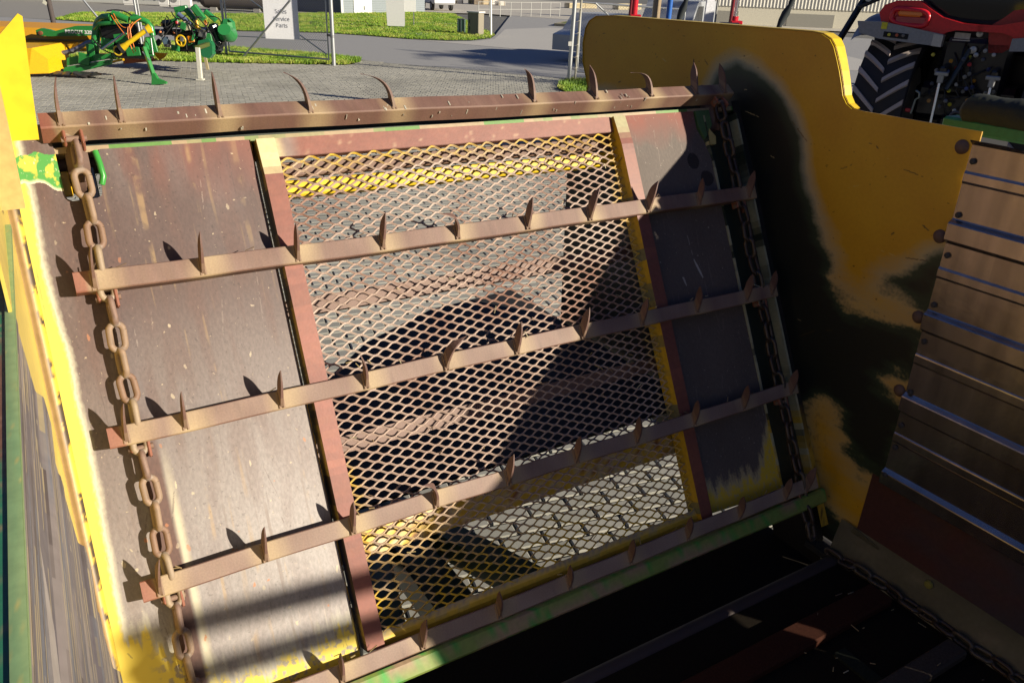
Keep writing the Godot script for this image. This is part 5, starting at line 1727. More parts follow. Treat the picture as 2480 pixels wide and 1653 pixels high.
func build_wagon() -> void:
	wagon = thing("feed_wagon", "worn yellow and green farm feed wagon with spiked chain elevator and open mesh floor", "wagon", Transform3D(Basis.IDENTITY, WAGON))
	lift = Transform3D(Basis(Vector3.RIGHT, EV, EN), EO - WAGON)
	var sr := RandomNumberGenerator.new()
	sr.seed = 99
	var st := []
	for i in 80:
		var x = sr.randf(); var y = sr.randf(); var l = 0.005 + 0.09 * pow(sr.randf(), 2.5)
		var dark = sr.randf() < 0.45
		st.append([Vector4(x, y, x + sr.randfn() * 0.012, y + l), sr.randf_range(1.0, 2.2), Color(0.06, 0.04, 0.035) if dark else Color(0.42, 0.36, 0.30), sr.randf_range(0.12, 0.35)])
	for i in 60:
		var x = sr.randf_range(0.1, 1.0); var y = sr.randf_range(0.0, 0.95)
		st.append([Vector4(x, y, x + sr.randfn() * 0.004, y + sr.randf_range(0.002, 0.012)), sr.randf_range(2.0, 5.0), Color(0.50, 0.42, 0.28) if i % 3 else Color(0.42, 0.16, 0.07), sr.randf_range(0.4, 0.8)])
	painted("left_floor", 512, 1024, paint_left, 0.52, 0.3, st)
	st = []
	for i in 60:
		var x = sr.randf(); var y = sr.randf()
		st.append([Vector4(x, y, x + sr.randfn() * 0.02, y + sr.randf_range(0.01, 0.07)), sr.randf_range(1.0, 2.0), Color(0.25, 0.20, 0.17), 0.3])
	st.append([Vector4(0.50, 0.40, 0.56, 0.45), 4.0, Color(0.5, 0.48, 0.42), 0.8]); st.append([Vector4(0.48, 0.33, 0.50, 0.40), 2.0, Color(0.3, 0.27, 0.24), 0.6]); st.append([Vector4(0.33, 0.43, 0.36, 0.46), 3.0, Color(0.5, 0.48, 0.42), 0.7])
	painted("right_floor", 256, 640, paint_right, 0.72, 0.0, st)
	for j in 78:
		for i in 84:
			var p = Vector2(-2.64 + i * 0.02, 2.42 - j * 0.02)
			sdf.append(minf(stain_distance(p, stain), stain_distance(p, stain2)))
	st = []
	for i in 90:
		var x = sr.randf_range(0.02, 1.0); var y = sr.randf_range(0.02, 0.95)
		var l = sr.randf_range(0.004, 0.03)
		st.append([Vector4(x, y, x + l * sr.randf_range(0.3, 1.5), y + l * sr.randfn() * 0.8), sr.randf_range(1.0, 2.0), [Color(0.10, 0.05, 0.012), Color(0.60, 0.45, 0.2), Color(0.05, 0.03, 0.015)][i % 3], sr.randf_range(0.25, 0.7)])
	painted("side_paint", 820, 760, paint_wall, 0.42, 0.0, st)
	elevator_floor()
	elevator_mesh()
	for i in 5:
		var m := MB.new()
		var tl = TINES[i][1]
		var cf = func(u, k, p):
			var n = fb(u * 500 + i * 90, p.x * 3000 + p.y * 2500); var f = fc(u * 700 + i * 50, p.x * 4000)
			var c = Color(0.135, 0.066, 0.050).lerp(Color(0.215, 0.125, 0.095), n) * (0.80 + 0.34 * f)
			c = c.lerp(Color(0.31, 0.225, 0.18), 0.28 * i * (0.4 + 0.6 * n) if k == 3 else 0.0)
			if fc(u * 1300 + i * 70, p.x * 2000 + k * 40) > 0.80: c = c * 0.86
			if k in [0, 1, 2]: c = c.lerp(Color(0.20, 0.11, 0.08), 0.45)
			if k in [4, 5, 6]: c = Color(0.15, 0.085, 0.068)
			for t in tl:
				var d = u - t[0]
				var near = ramp(0.05, 0.008, absf(d - 0.012))
				if near > 0.0: c = c.lerp(Color(0.42, 0.31, 0.175), near * 0.75 * (0.5 + n))
			if u < 0.05 + 0.02 * n: c = c.lerp(Color(0.24, 0.07, 0.045), 0.7)
			return c
		sweep(m, ANGLE, 0.036, 1.84, 220, cf)
		for q in m.v.size():      # a little bent from use
			m.v[q] += Vector3(0, 0.0016 * sin(m.v[q].x * 4.0 + i * 2.0) + 0.0008 * sin(m.v[q].x * 17.0 + i), 0.002 * sin(m.v[q].x * 3.1 + i))
		var at = lift * Transform3D(Basis.IDENTITY, Vector3(0, TINES[i][0], 0))
		if i == 0: at = lift * Transform3D(Basis.IDENTITY, Vector3(0, 2.779, 0.040)) * Transform3D(Basis(Vector3.RIGHT, -0.47), Vector3.ZERO) * Transform3D(Basis.IDENTITY, Vector3(0, 0, -0.040))
		var o = put("tine_bar", m, mats.rust, wagon, at, BAR_NOTE[i])
		for t in tl: tine(o, t[0], t[1], t[2], t[3])
		for u in [0.088, 1.785]:      # lugs that hold the bar on the chains
			var g := MB.new()
			g.col = Color(0.27, 0.10, 0.06)
			g.box(Vector3(u + 0.014, -0.008, 0.018), Vector3(0.006, 0.05, 0.026), Basis.IDENTITY, 0.002)
			g.box(Vector3(u - 0.016, 0.0, 0.018), Vector3(0.006, 0.036, 0.026), Basis.IDENTITY, 0.002)
			g.col = Color(0.22, 0.14, 0.1)
			g.tube([Vector3(u - 0.022, -0.012, 0.02), Vector3(u + 0.022, -0.012, 0.02)], 0.006, 8)
			put("chain_lug", g, mats.rust, o)
	var lm = links()
	for u in [0.088, 1.785]:
		var path = []
		var k = 0
		while true:
			var s = 1.44 + k * 0.0503
			if s > 2.74: break
			path.append(ep(u + 0.0016 * sin(k * 1.7), s, 0.026 + 0.002 * sin(k * 2.1)))
			k += 1
		for a in [0.35, 0.85, 1.35, 1.85]:     # over the top sprocket
			path.append(ep(u, 2.735 + 0.085 * sin(a), -0.06 + 0.085 * cos(a)))
		chain("lift_chain", path, lm, EN, mats.rust if u < 1 else mats.dark_chain)
	side_walls()
	floor_and_frame()


func elevator_floor() -> void:
	var m := MB.new()
	var out := PackedVector2Array([Vector2(-0.026, 1.55), Vector2(0.421, 1.60), Vector2(0.421, 2.745), Vector2(0.130, 2.745), Vector2(0.125, 2.738), Vector2(0.119, 2.662), Vector2(0.116, 2.653), Vector2(0.108, 2.649), Vector2(0.064, 2.647), Vector2(0.056, 2.652), Vector2(0.053, 2.662), Vector2(0.052, 2.745), Vector2(0.045, 2.80), Vector2(-0.026, 2.80)])
	m.prism(out, -0.005, 0.0, Transform3D(), Rect2(-0.03, 1.50, 0.46, 1.30))
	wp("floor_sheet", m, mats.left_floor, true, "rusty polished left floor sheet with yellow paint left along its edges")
	m = MB.new()
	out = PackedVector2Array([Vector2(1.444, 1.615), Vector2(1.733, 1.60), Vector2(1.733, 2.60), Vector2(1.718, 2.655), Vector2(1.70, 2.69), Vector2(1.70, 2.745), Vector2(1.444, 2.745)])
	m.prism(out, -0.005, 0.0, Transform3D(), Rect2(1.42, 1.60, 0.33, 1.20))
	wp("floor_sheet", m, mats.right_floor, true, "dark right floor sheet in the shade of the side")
	# folded yellow edges of the left sheet
	m = MB.new()
	m.grid(6, 300, func(x, y): return Vector3(lerpf(-0.046, -0.0262, x), lerpf(1.5, 2.78, y), 0.0015 + 0.006 * sin(x * PI) * (1.0 if x > 0.3 else 0.4)), func(p):
		var n = fb(p.y * 900, 7 + p.x * 3000); var f = fc(p.y * 700 + 50, p.x * 5000)
		var c = Color(0.34, 0.225, 0.12).lerp(Color(0.42, 0.30, 0.16), n)
		var edge = ramp(-0.0345, -0.032, p.x)
		return c.lerp(Color(0.68, 0.45, 0.04).lerp(Color(0.055, 0.036, 0.02), ramp(0.44, 0.54, n + 0.25 * (f - 0.5))), edge))
	wp("sheet_fold", m, mats.worn_paint)
	m = MB.new()
	m.grid(3, 260, func(x, y): return Vector3(0.4215 + 0.001 * x, lerpf(1.62, 2.745, y), lerpf(-0.03, 0.003, x)), func(p):
		return Color(0.42, 0.28, 0.05).lerp(Color(0.055, 0.034, 0.022), ramp(0.42, 0.55, fb(p.y * 700, p.z * 2500 + 17))))
	wp("sheet_fold", m, mats.worn_paint)
	# red ribs each side of the open mesh, yellow flanks, bare bright paint at the top
	for side in 2:
		var u0 = [0.4325, 1.398][side]; var u1 = [0.472, 1.438][side]
		m = MB.new()
		var cf = func(u, k, p):
			return Color.WHITE
		var nseg = 70
		for i in nseg:
			var s0 = lerpf(1.615, 2.742, float(i) / nseg); var s1 = lerpf(1.615, 2.742, float(i + 1) / nseg)
			var n = fb(s0 * 700 + side * 200, 30)
			var top = ramp(2.655 + 0.02 * side, 2.675 + 0.02 * side, s0 + 0.02 * (n - 0.5))
			var w0 = 0.022 - 0.010 * ramp(2.66, 2.742, s0); var w1 = 0.022 - 0.010 * ramp(2.66, 2.742, s1)
			var red = Color(0.30, 0.100, 0.064).lerp(Color(0.19, 0.060, 0.040), n)
			if side == 1: red = Color(0.26, 0.085, 0.05).lerp(Color(0.17, 0.055, 0.04), n)
			m.col = red.lerp(Color(0.62, 0.56, 0.30) if side == 0 else Color(0.40, 0.36, 0.20), top) * (0.9 + 0.2 * fc(s0 * 800, 40))
			m.quad(Vector3(u0, s0, w0), Vector3(u1, s0, w0), Vector3(u1, s1, w1), Vector3(u0, s1, w1))
			var fl = Color(0.40, 0.27, 0.06).lerp(Color(0.07, 0.04, 0.022), ramp(0.35, 0.6, fb(s0 * 420 + 99, 130)))
			if side == 1: fl = Color(0.66, 0.40, 0.02).lerp(Color(0.22, 0.20, 0.10), ramp(0.62, 0.7, fb(s0 * 600, 230)))
			m.col = fl
			m.quad(Vector3(u0, s0, -0.03), Vector3(u0, s0, w0), Vector3(u0, s1, w1), Vector3(u0, s1, -0.03))
			m.col = red * 0.9
			m.quad(Vector3(u1, s0, w0), Vector3(u1, s0, -0.03), Vector3(u1, s1, -0.03), Vector3(u1, s1, w1))
		m.quad(Vector3(u0, 2.742, -0.03), Vector3(u0, 2.742, 0.012), Vector3(u1, 2.742, 0.012), Vector3(u1, 2.742, -0.03))
		wp("rib", m, mats.worn_paint, true, ["red primed rib with pale paint at its top, left of the mesh", "red rib with a yellow flank, right of the mesh"][side])
	# red strip along the top of the mesh
	m = MB.new()
	var nu = 120
	m.grid(nu, 8, func(x, y): return Vector3(lerpf(0.4735, 1.3965, x), lerpf(2.703, 2.744, y), 0.001), func(p):
		var n = fb(p.x * 600, p.y * 700); var f = fc(p.x * 800, p.y * 260)
		var c = Color(0.255, 0.088, 0.056).lerp(Color(0.20, 0.062, 0.042), n)
		c = c.lerp(Color(0.46, 0.30, 0.18), 0.6 * ramp(0.76, 0.84, f))
		c = c.lerp(Color(0.6, 0.5, 0.25), ramp(0.5, 0.48, p.x + (2.744 - p.y) * -0.35 + 0.01 * n))
		return c.lerp(Color(0.24, 0.17, 0.14), ramp(0.53, 0.50, p.x) * ramp(0.47, 0.5, p.x)))
	m.col = Color(0.2, 0.07, 0.05)
	m.box(Vector3(0.935, 2.7235, -0.002), Vector3(0.923, 0.041, 0.005))
	m.box(Vector3(0.935, 2.704, -0.012), Vector3(0.923, 0.004, 0.022))
	wp("top_strip", m, mats.worn_paint, true, "red primed strip above the mesh")
	# green beam behind the top edge, the top bar's shade painted dark above it
	m = MB.new()
	for i in 64:
		var u0 = 0.0 + i * 0.0295
		m.col = Color(0.11, 0.24, 0.05).lerp(Color(0.36, 0.26, 0.15), ramp(0.45, 0.6, fb(u0 * 600, 333)))
		m.box(Vector3(u0 + 0.01475, 2.748, -0.022), Vector3(0.0295, 0.012, 0.036))
		m.col = Color(0.03, 0.04, 0.025)
		m.box(Vector3(u0 + 0.01475, 2.758, -0.07), Vector3(0.0295, 0.012, 0.06))
	m.col = Color(0.03, 0.036, 0.026)
	m.box(Vector3(0.94, 2.785, -0.034), Vector3(1.86, 0.05, 0.004))
	wp("head_beam", m, mats.worn_paint, true, "green head beam under the top tine bar")
	# head shaft with two sprockets
	m = MB.new()
	m.col = Color(0.12, 0.07, 0.05)
	m.tube([Vector3(0.0, 2.735, -0.06), Vector3(1.87, 2.735, -0.06)], 0.022, 12)
	var shaft = wp("head_shaft", m, mats.rust)
	for u in [0.088, 1.785]:
		var sp := MB.new()
		sp.col = Color(0.13, 0.075, 0.055)
		sp.lathe([Vector2(0.02, -0.02), Vector2(0.055, -0.02), Vector2(0.065, -0.006), Vector2(0.065, 0.006), Vector2(0.055, 0.02), Vector2(0.02, 0.02)], Vector3(u, 2.735, -0.06), Basis(Vector3.UP, Vector3.RIGHT, Vector3.FORWARD), 14)
		for k in 7:
			var a = k * TAU / 7 + 0.3
			sp.box(Vector3(u, 2.735 + 0.072 * sin(a), -0.06 + 0.072 * cos(a)), Vector3(0.014, 0.02, 0.024), Basis(Vector3.RIGHT, -a), 0.003)
		put("sprocket", sp, mats.rust, shaft)
	# what shows through the sprocket openings
	m = MB.new()
	m.col = Color(0.70, 0.42, 0.02)
	m.box(Vector3(0.058, 2.690, -0.035), Vector3(0.022, 0.05, 0.01), Basis.IDENTITY, 0.002)
	wp("bearing_plate", m, mats.paint)
	m = MB.new()
	m.col = Color(0.30, 0.31, 0.32)
	m.box(Vector3(0.108, 2.685, -0.045), Vector3(0.014, 0.07, 0.03), Basis.IDENTITY, 0.002)
	wp("tension_bolt", m, mats.galv)
	m = MB.new()
	m.col = Color(0.05, 0.30, 0.05)
	m.tube([Vector3(0.1215, 2.742, -0.002), Vector3(0.1245, 2.715, 0.003), Vector3(0.126, 2.69, 0.003), Vector3(0.121, 2.675, -0.002)], 0.006, 8)
	wp("guard_edge", m, mats.paint)
	m = MB.new()
	m.col = Color(0.06, 0.14, 0.05)
	m.prism(PackedVector2Array([Vector2(1.705, 2.745), Vector2(1.705, 2.70), Vector2(1.722, 2.66), Vector2(1.76, 2.70), Vector2(1.76, 2.745)]), -0.012, 0.003)
	wp("shaft_bracket", m, mats.worn_paint)
	m = MB.new()
	m.col = Color(0.55, 0.42, 0.14)
	m.prism(PackedVector2Array([Vector2(1.73, 2.642), Vector2(1.76, 2.642), Vector2(1.765, 2.665), Vector2(1.745, 2.69)]), -0.01, 0.004)
	wp("bearing_plate", m, mats.worn_paint)
	m = MB.new()
	m.col = Color(0.14, 0.09, 0.07)
	m.tube([Vector3(0.074, 2.79, -0.09), Vector3(0.076, 2.825, -0.11)], 0.009, 10)
	m.box(Vector3(0.105, 2.80, -0.12), Vector3(0.02, 0.05, 0.01))
	wp("bearing_stub", m, mats.rust)
	# right chain track
	m = MB.new()
	m.col = Color(0.022, 0.034, 0.022)
	m.box(Vector3(1.797, 2.15, -0.022), Vector3(0.122, 1.2, 0.004))
	wp("chain_track", m, mats.worn_paint)
	for g in [[1.7355, 0.004, 0.5], [1.8605, 0.010, 0.45]]:
		m = MB.new()
		for i in 60:
			var s0 = 1.56 + i * 0.0195
			var n = fb(s0 * 500 + g[0] * 300, 60)
			var pale = ramp(g[2] - 0.08, g[2] + 0.05, n + 0.12 * ramp(2.3, 1.9, s0))
			m.col = Color(0.03, 0.042, 0.026).lerp(Color(0.44, 0.42, 0.26), pale)
			if s0 < 1.85: m.col = m.col.lerp(Color(0.55, 0.37, 0.05), ramp(0.4, 0.6, fc(s0 * 900, 12)))
			m.box(Vector3(g[0], s0 + 0.00975, g[1] * 0.5 - 0.012), Vector3(0.004 + 0.003 * pale, 0.0195, g[1] + 0.024))
		wp("guide_rail", m, mats.worn_paint)
	m = MB.new()
	m.grid(4, 90, func(x, y): return Vector3(lerpf(1.863, 1.894, x), lerpf(1.45, 2.77, y), -0.002), func(p):
		var n = fb(p.x * 900, p.y * 500)
		var c = Color(0.022, 0.02, 0.016).lerp(Color(0.56, 0.33, 0.03), ramp(1.86, 1.68, p.y + 0.15 * (n - 0.5)))
		return c.lerp(Color(0.05, 0.03, 0.02), ramp(0.6, 0.72, fc(p.x * 700, p.y * 700))))
	wp("edge_strip", m, mats.worn_paint)


func mesh_color(u: float, s: float) -> Color:
	var n = fb(u * 350, s * 350); var f = fc(u * 300, s * 300)
	var y = ramp(1.86, 1.70, s + 0.16 * (n - 0.5))
	y = maxf(y, ramp(1.335, 1.39, u + 0.05 * (n - 0.5)))
	y = maxf(y, ramp(2.655, 2.70, s + 0.03 * (n - 0.5)))
	y = maxf(y, ramp(0.505, 0.478, u + 0.02 * (n - 0.5)) * maxf(ramp(2.6, 2.66, s), ramp(2.05, 1.95, s)))
	var c = Color(0.44, 0.325, 0.265).lerp(Color(0.27, 0.15, 0.11), ramp(0.35, 0.75, n) * ramp(1.9, 2.3, s))
	c = c.lerp(Color(0.54, 0.44, 0.37), ramp(0.5, 0.8, fb(u * 200 + 140, s * 200)) * 0.6)
	c = c.lerp(Color(0.62, 0.40, 0.035), y * (0.5 + 0.5 * ramp(0.35, 0.55, f)))
	return c * (0.85 + 0.3 * f)


func elevator_mesh() -> void:
	var m := MB.new()
	var pu = 0.0250; var ps = 0.01055
	var cols = int((1.40 - 0.47) / pu)
	var rows = int((2.705 - 1.632) / ps)
	for j in rows:
		for i in cols:
			var u0 = 0.4705 + i * pu; var u1 = u0 + pu
			var up = (i + j) % 2 == 0
			var sa = 1.634 + (j if up else j + 1) * ps
			var sb = 1.634 + (j + 1 if up else j) * ps
			var sg = 1.0 if up else -1.0
			var wob = 0.004 * (fb(u0 * 260, sa * 260) - 0.5) + 0.004 * sin(u0 * 5.0) * sin(sa * 4.0)
			var ja = Vector3(fc(u0 * 900 + 5, sa * 1900) - 0.5, fc(u0 * 1300 + 90, sa * 1500) - 0.5, 0) * 0.0022
			var jb = Vector3(fc(u1 * 900 + 5, sb * 1900) - 0.5, fc(u1 * 1300 + 90, sb * 1500) - 0.5, 0) * 0.0022
			var pts = [Vector3(u0, sa, wob - 0.001) + ja, Vector3(u0 + pu * 0.24, sa + sg * ps * 0.10, wob - 0.0006) + ja, Vector3(u0 + pu * 0.76, sb - sg * ps * 0.10, wob + 0.0006) + jb, Vector3(u1, sb, wob + 0.001) + jb]
			var tilt = Vector3(0, 0.86, 0.5)
			for k in 3:
				var a = pts[k]; var b = pts[k + 1]
				var d = (b - a).normalized()
				var side = (tilt - d * d.dot(tilt)).normalized() * 0.0022
				var nn = d.cross(side).normalized() * 0.0009
				m.col = mesh_color(a.x, a.y)
				m.quad(a - side + nn, b - side + nn, b + side + nn, a + side + nn)
				m.quad(a + side - nn, b + side - nn, b - side - nn, a - side - nn)
				m.quad(a + side + nn, b + side + nn, b + side - nn, a + side - nn)
				m.quad(a - side - nn, b - side - nn, b - side + nn, a - side + nn)
	wp("expanded_mesh", m, mats.rust, true, "rusty expanded metal mesh, yellow along its lower edge")
	# bits of straw and dry crop caught on the mesh, the bars and the floor
	m = MB.new()
	var sr := RandomNumberGenerator.new()
	sr.seed = 31
	for i in 150:
		var p = ep(sr.randf_range(0.48, 1.40), sr.randf_range(1.64, 2.68), 0.004)
		if i > 60: p = Vector3(sr.randf_range(0.6, 1.85), 0.9915 if i % 2 else 0.962, sr.randf_range(-0.98, -0.4))
		if i > 110: p = ep(sr.randf_range(0.05, 1.8), [1.625, 1.913, 2.209, 2.505][i % 4], 0.036)
		var d = Vector3(sr.randfn(), sr.randfn() * (0.6 if i < 60 or i > 110 else 0.04), sr.randfn() * 0.5).normalized() * sr.randf_range(0.006, 0.026)
		m.col = [Color(0.40, 0.31, 0.14), Color(0.30, 0.21, 0.10), Color(0.50, 0.44, 0.28), Color(0.16, 0.10, 0.06)][i % 4]
		m.bar(p - d * 0.5, p + d * 0.5, 0.0022, 0.0012)
	var so = wp("straw_bits", m, mats.dull, false)
	so.set_meta("kind", "stuff")
	m = MB.new()
	for i in 46:
		var u = sr.randf_range(0.1, 1.7)
		var up = i % 2 == 0
		var p = ep(u, 2.779, 0.040) + (EV * cos(0.47) - EN * sin(0.47)) * (sr.randf_range(0.004, 0.03)) if up else ep(u, 2.779, 0.040) - (EN * cos(0.47) + EV * sin(0.47)) * sr.randf_range(0.003, 0.03)
		var nn = (EN * cos(0.47) + EV * sin(0.47)) if up else (-EV * cos(0.47) + EN * sin(0.47))
		var t = nn.cross(Vector3.RIGHT).normalized()
		var w = sr.randf_range(0.0008, 0.0022); var l = sr.randf_range(0.001, 0.007)
		m.col = Color(0.58, 0.54, 0.44) * sr.randf_range(0.6, 1.0)
		m.box(p + nn * 0.0012, Vector3(w * 2, l * 2, 0.0022), Basis(Vector3.RIGHT, t, Vector3.RIGHT.cross(t)), 0.0006)
	so = wp("droppings", m, mats.dull, false)
	so.set_meta("kind", "stuff")
	# rolled yellow lip below the mesh
	m = MB.new()
	var cf = func(u, k, p):
		var n = fb(u * 900, 70 + p.x * 1500); var f = fc(u * 900, p.x * 600)
		var c = Color(0.80, 0.55, 0.06).lerp(Color(0.74, 0.46, 0.04), n)
		if p.x > 1.637 + 0.012 * (f - 0.5): c = Color(0.30, 0.21, 0.14)
		if p.x > 1.630 + 0.02 * (n - 0.5): c = c.lerp(Color(0.45, 0.36, 0.20), 0.6)
		if fc(u * 1100 + 20, 300) > 0.80: c = c.lerp(Color(0.10, 0.06, 0.03), 0.8)
		return c
	var prof = [Vector2(1.600, -0.03), Vector2(1.602, -0.008), Vector2(1.609, 0.001), Vector2(1.618, 0.005), Vector2(1.628, 0.005), Vector2(1.636, 0.002), Vector2(1.642, -0.001), Vector2(1.640, -0.004), Vector2(1.628, 0.001), Vector2(1.612, -0.004), Vector2(1.606, -0.014), Vector2(1.604, -0.03)]
	prof.reverse()
	sweep(m, prof, 0.475, 1.42, 130, cf)
	wp("rolled_lip", m, mats.worn_paint, true, "yellow rolled lip below the mesh")
	# cross members seen through the mesh
	m = MB.new()
	m.col = Color(0.19, 0.115, 0.085)
	m.box(Vector3(0.93, 2.683, -0.045), Vector3(0.96, 0.034, 0.02), Basis.IDENTITY, 0.003)
	wp("back_rail", m, mats.rust)
	m = MB.new()
	m.col = Color(0.74, 0.52, 0.03)
	m.box(Vector3(0.93, 2.640, -0.05), Vector3(0.96, 0.038, 0.03), Basis.IDENTITY, 0.004)
	wp("back_rail", m, mats.paint, true, "yellow rail behind the upper mesh")
	m = MB.new()
	m.grid(60, 5, func(x, y): return Vector3(lerpf(0.43, 1.44, x), lerpf(1.795, 1.853, y), -0.05), func(p):
		var n = fc(p.x * 420, p.y * 420)
		var c = Color(0.70, 0.45, 0.03).lerp(Color(0.6, 0.5, 0.3), ramp(0.48, 0.6, n))
		return c.lerp(Color(0.30, 0.10, 0.035), ramp(0.62, 0.72, fc(p.x * 700 + 9, p.y * 500))))
	m.col = Color(0.5, 0.32, 0.03)
	m.box(Vector3(0.935, 1.824, -0.056), Vector3(1.01, 0.058, 0.01))
	wp("back_rail", m, mats.worn_paint, true, "rust spotted yellow rail behind the lower mesh")
	# return side of the elevator: bars hanging on the chains behind the floor
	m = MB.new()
	m.col = Color(0.012, 0.012, 0.013)  # black sheet added to darken what shows through the mesh
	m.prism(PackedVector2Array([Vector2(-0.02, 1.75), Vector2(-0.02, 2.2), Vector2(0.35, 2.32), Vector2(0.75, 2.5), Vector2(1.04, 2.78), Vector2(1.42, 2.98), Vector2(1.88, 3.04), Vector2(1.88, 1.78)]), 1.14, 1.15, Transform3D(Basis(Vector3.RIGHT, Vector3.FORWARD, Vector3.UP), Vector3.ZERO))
	wp("added_dark_sheet", m, mats.rubber, false, "added black sheet that darkens the view through the mesh")
	for s in [2.385, 2.045]:
		m = MB.new()
		m.col = Color(0.22, 0.145, 0.115)
		m.box(Vector3(0.938, s, -0.15), Vector3(1.804, 0.04, 0.005))
		m.box(Vector3(0.938, s - 0.018, -0.17), Vector3(1.804, 0.005, 0.04))
		wp("return_bar", m, mats.rust)


func corrugation(h: float) -> float:      # how far the cladding stands proud at height h above its first ledge
	var y = fposmod(h, 0.2365)
	# measured down from the ledge: broad rib, valley, small rib, valley
	var d = 0.2365 - y
	if d < 0.009: return 0.014 * d / 0.009
	if d < 0.050: return 0.014
	if d < 0.060: return 0.014 * (0.060 - d) / 0.010
	if d < 0.122: return 0.0
	if d < 0.126: return 0.003 * (d - 0.122) / 0.004
	if d < 0.146: return 0.003
	if d < 0.151: return 0.003 * (0.151 - d) / 0.005
	return 0.0


func wall_top(z: float) -> float:
	return 2.20 - 0.135 * ramp(-0.95, 0.05, z)


func clad_wall(called: String, x: float, sg: float, z0: float, z1: float, label: String) -> MeshInstance3D:
	# sg -1: stands proud towards -x (right wall); +1: towards +x (left wall)
	var m := MB.new()
	var hs = []
	var h = 1.258
	while h < 2.20:
		hs.append(h)
		h += 0.003
	hs.append(2.20)
	var prof = []
	for i in hs.size():
		var p = corrugation(hs[i] - 2.012)
		if prof.size() >= 2 and sg < 0:
			var a = prof[-2]; var b = prof[-1]
			if absf((b.x - a.x) * (hs[i] - b.y) - (p - b.x) * (b.y - a.y)) < 1e-9: prof[-1] = Vector2(p, hs[i]); continue
		prof.append(Vector2(p, hs[i]))
	var nz = 40 if sg < 0 else 130
	for i in prof.size() - 1:
		var p = prof[i]; var q = prof[i + 1]
		for k in nz:
			var za = lerpf(z0, z1, float(k) / nz); var zb = lerpf(z0, z1, float(k + 1) / nz)
			var n = fb(za * 220, p.y * 900)
			m.col = Color(0.47, 0.41, 0.385) * (0.72 + 0.45 * n)
			var ta = 2.118 if sg > 0 else wall_top(za); var tb = 2.118 if sg > 0 else wall_top(zb)
			if p.y > ta and p.y > tb: continue
			if sg > 0:      # brown and pale streaks along the ribs of the left wall
				var st = fb(p.y * 1500 + 40, za * 50 + 9); var s2 = fc(p.y * 2100 + 70, za * 22 + 33); var s3 = fb(p.y * 3600 + 4, za * 110)
				m.col = Color(0.29, 0.25, 0.235).lerp(Color(0.12, 0.112, 0.125), ramp(0.42, 0.56, st) * 0.85).lerp(Color(0.16, 0.19, 0.24), ramp(0.60, 0.72, s3) * 0.6)
				m.col = m.col.lerp(Color(0.09, 0.07, 0.065), ramp(0.60, 0.72, s2) * 0.8).lerp(Color(0.52, 0.42, 0.22), ramp(0.34, 0.26, s2) * 0.7)
				if fc(za * 900, p.y * 2500) > 0.86: m.col = Color(0.55, 0.47, 0.3)
			var A = Vector3(x + sg * p.x, minf(p.y, ta), za); var B = Vector3(x + sg * p.x, minf(p.y, tb), zb); var C = Vector3(x + sg * q.x, minf(q.y, tb), zb); var D = Vector3(x + sg * q.x, minf(q.y, ta), za)
			if sg > 0:      # the left wall flares out a little and its ribs are shallower
				A.x -= 0.0155 * (A.z + 1.05); B.x -= 0.0155 * (B.z + 1.05); C.x -= 0.0155 * (C.z + 1.05); D.x -= 0.0155 * (D.z + 1.05)
				A.x += 0.03 * (2.1 - A.y) - 0.5 * p.x; B.x += 0.03 * (2.1 - B.y) - 0.5 * p.x; C.x += 0.03 * (2.1 - C.y) - 0.5 * q.x; D.x += 0.03 * (2.1 - D.y) - 0.5 * q.x
			if sg < 0: m.quad(A, B, C, D)
			else: m.quad(B, A, D, C)
	m.col = Color(0.4, 0.36, 0.33)
	m.box(Vector3(x - sg * 0.006, 1.65, (z0 + z1) * 0.5), Vector3(0.003, 0.80, z1 - z0))
	return wp(called, m, mats.cladding if sg < 0 else mats.old_steel, false, label)


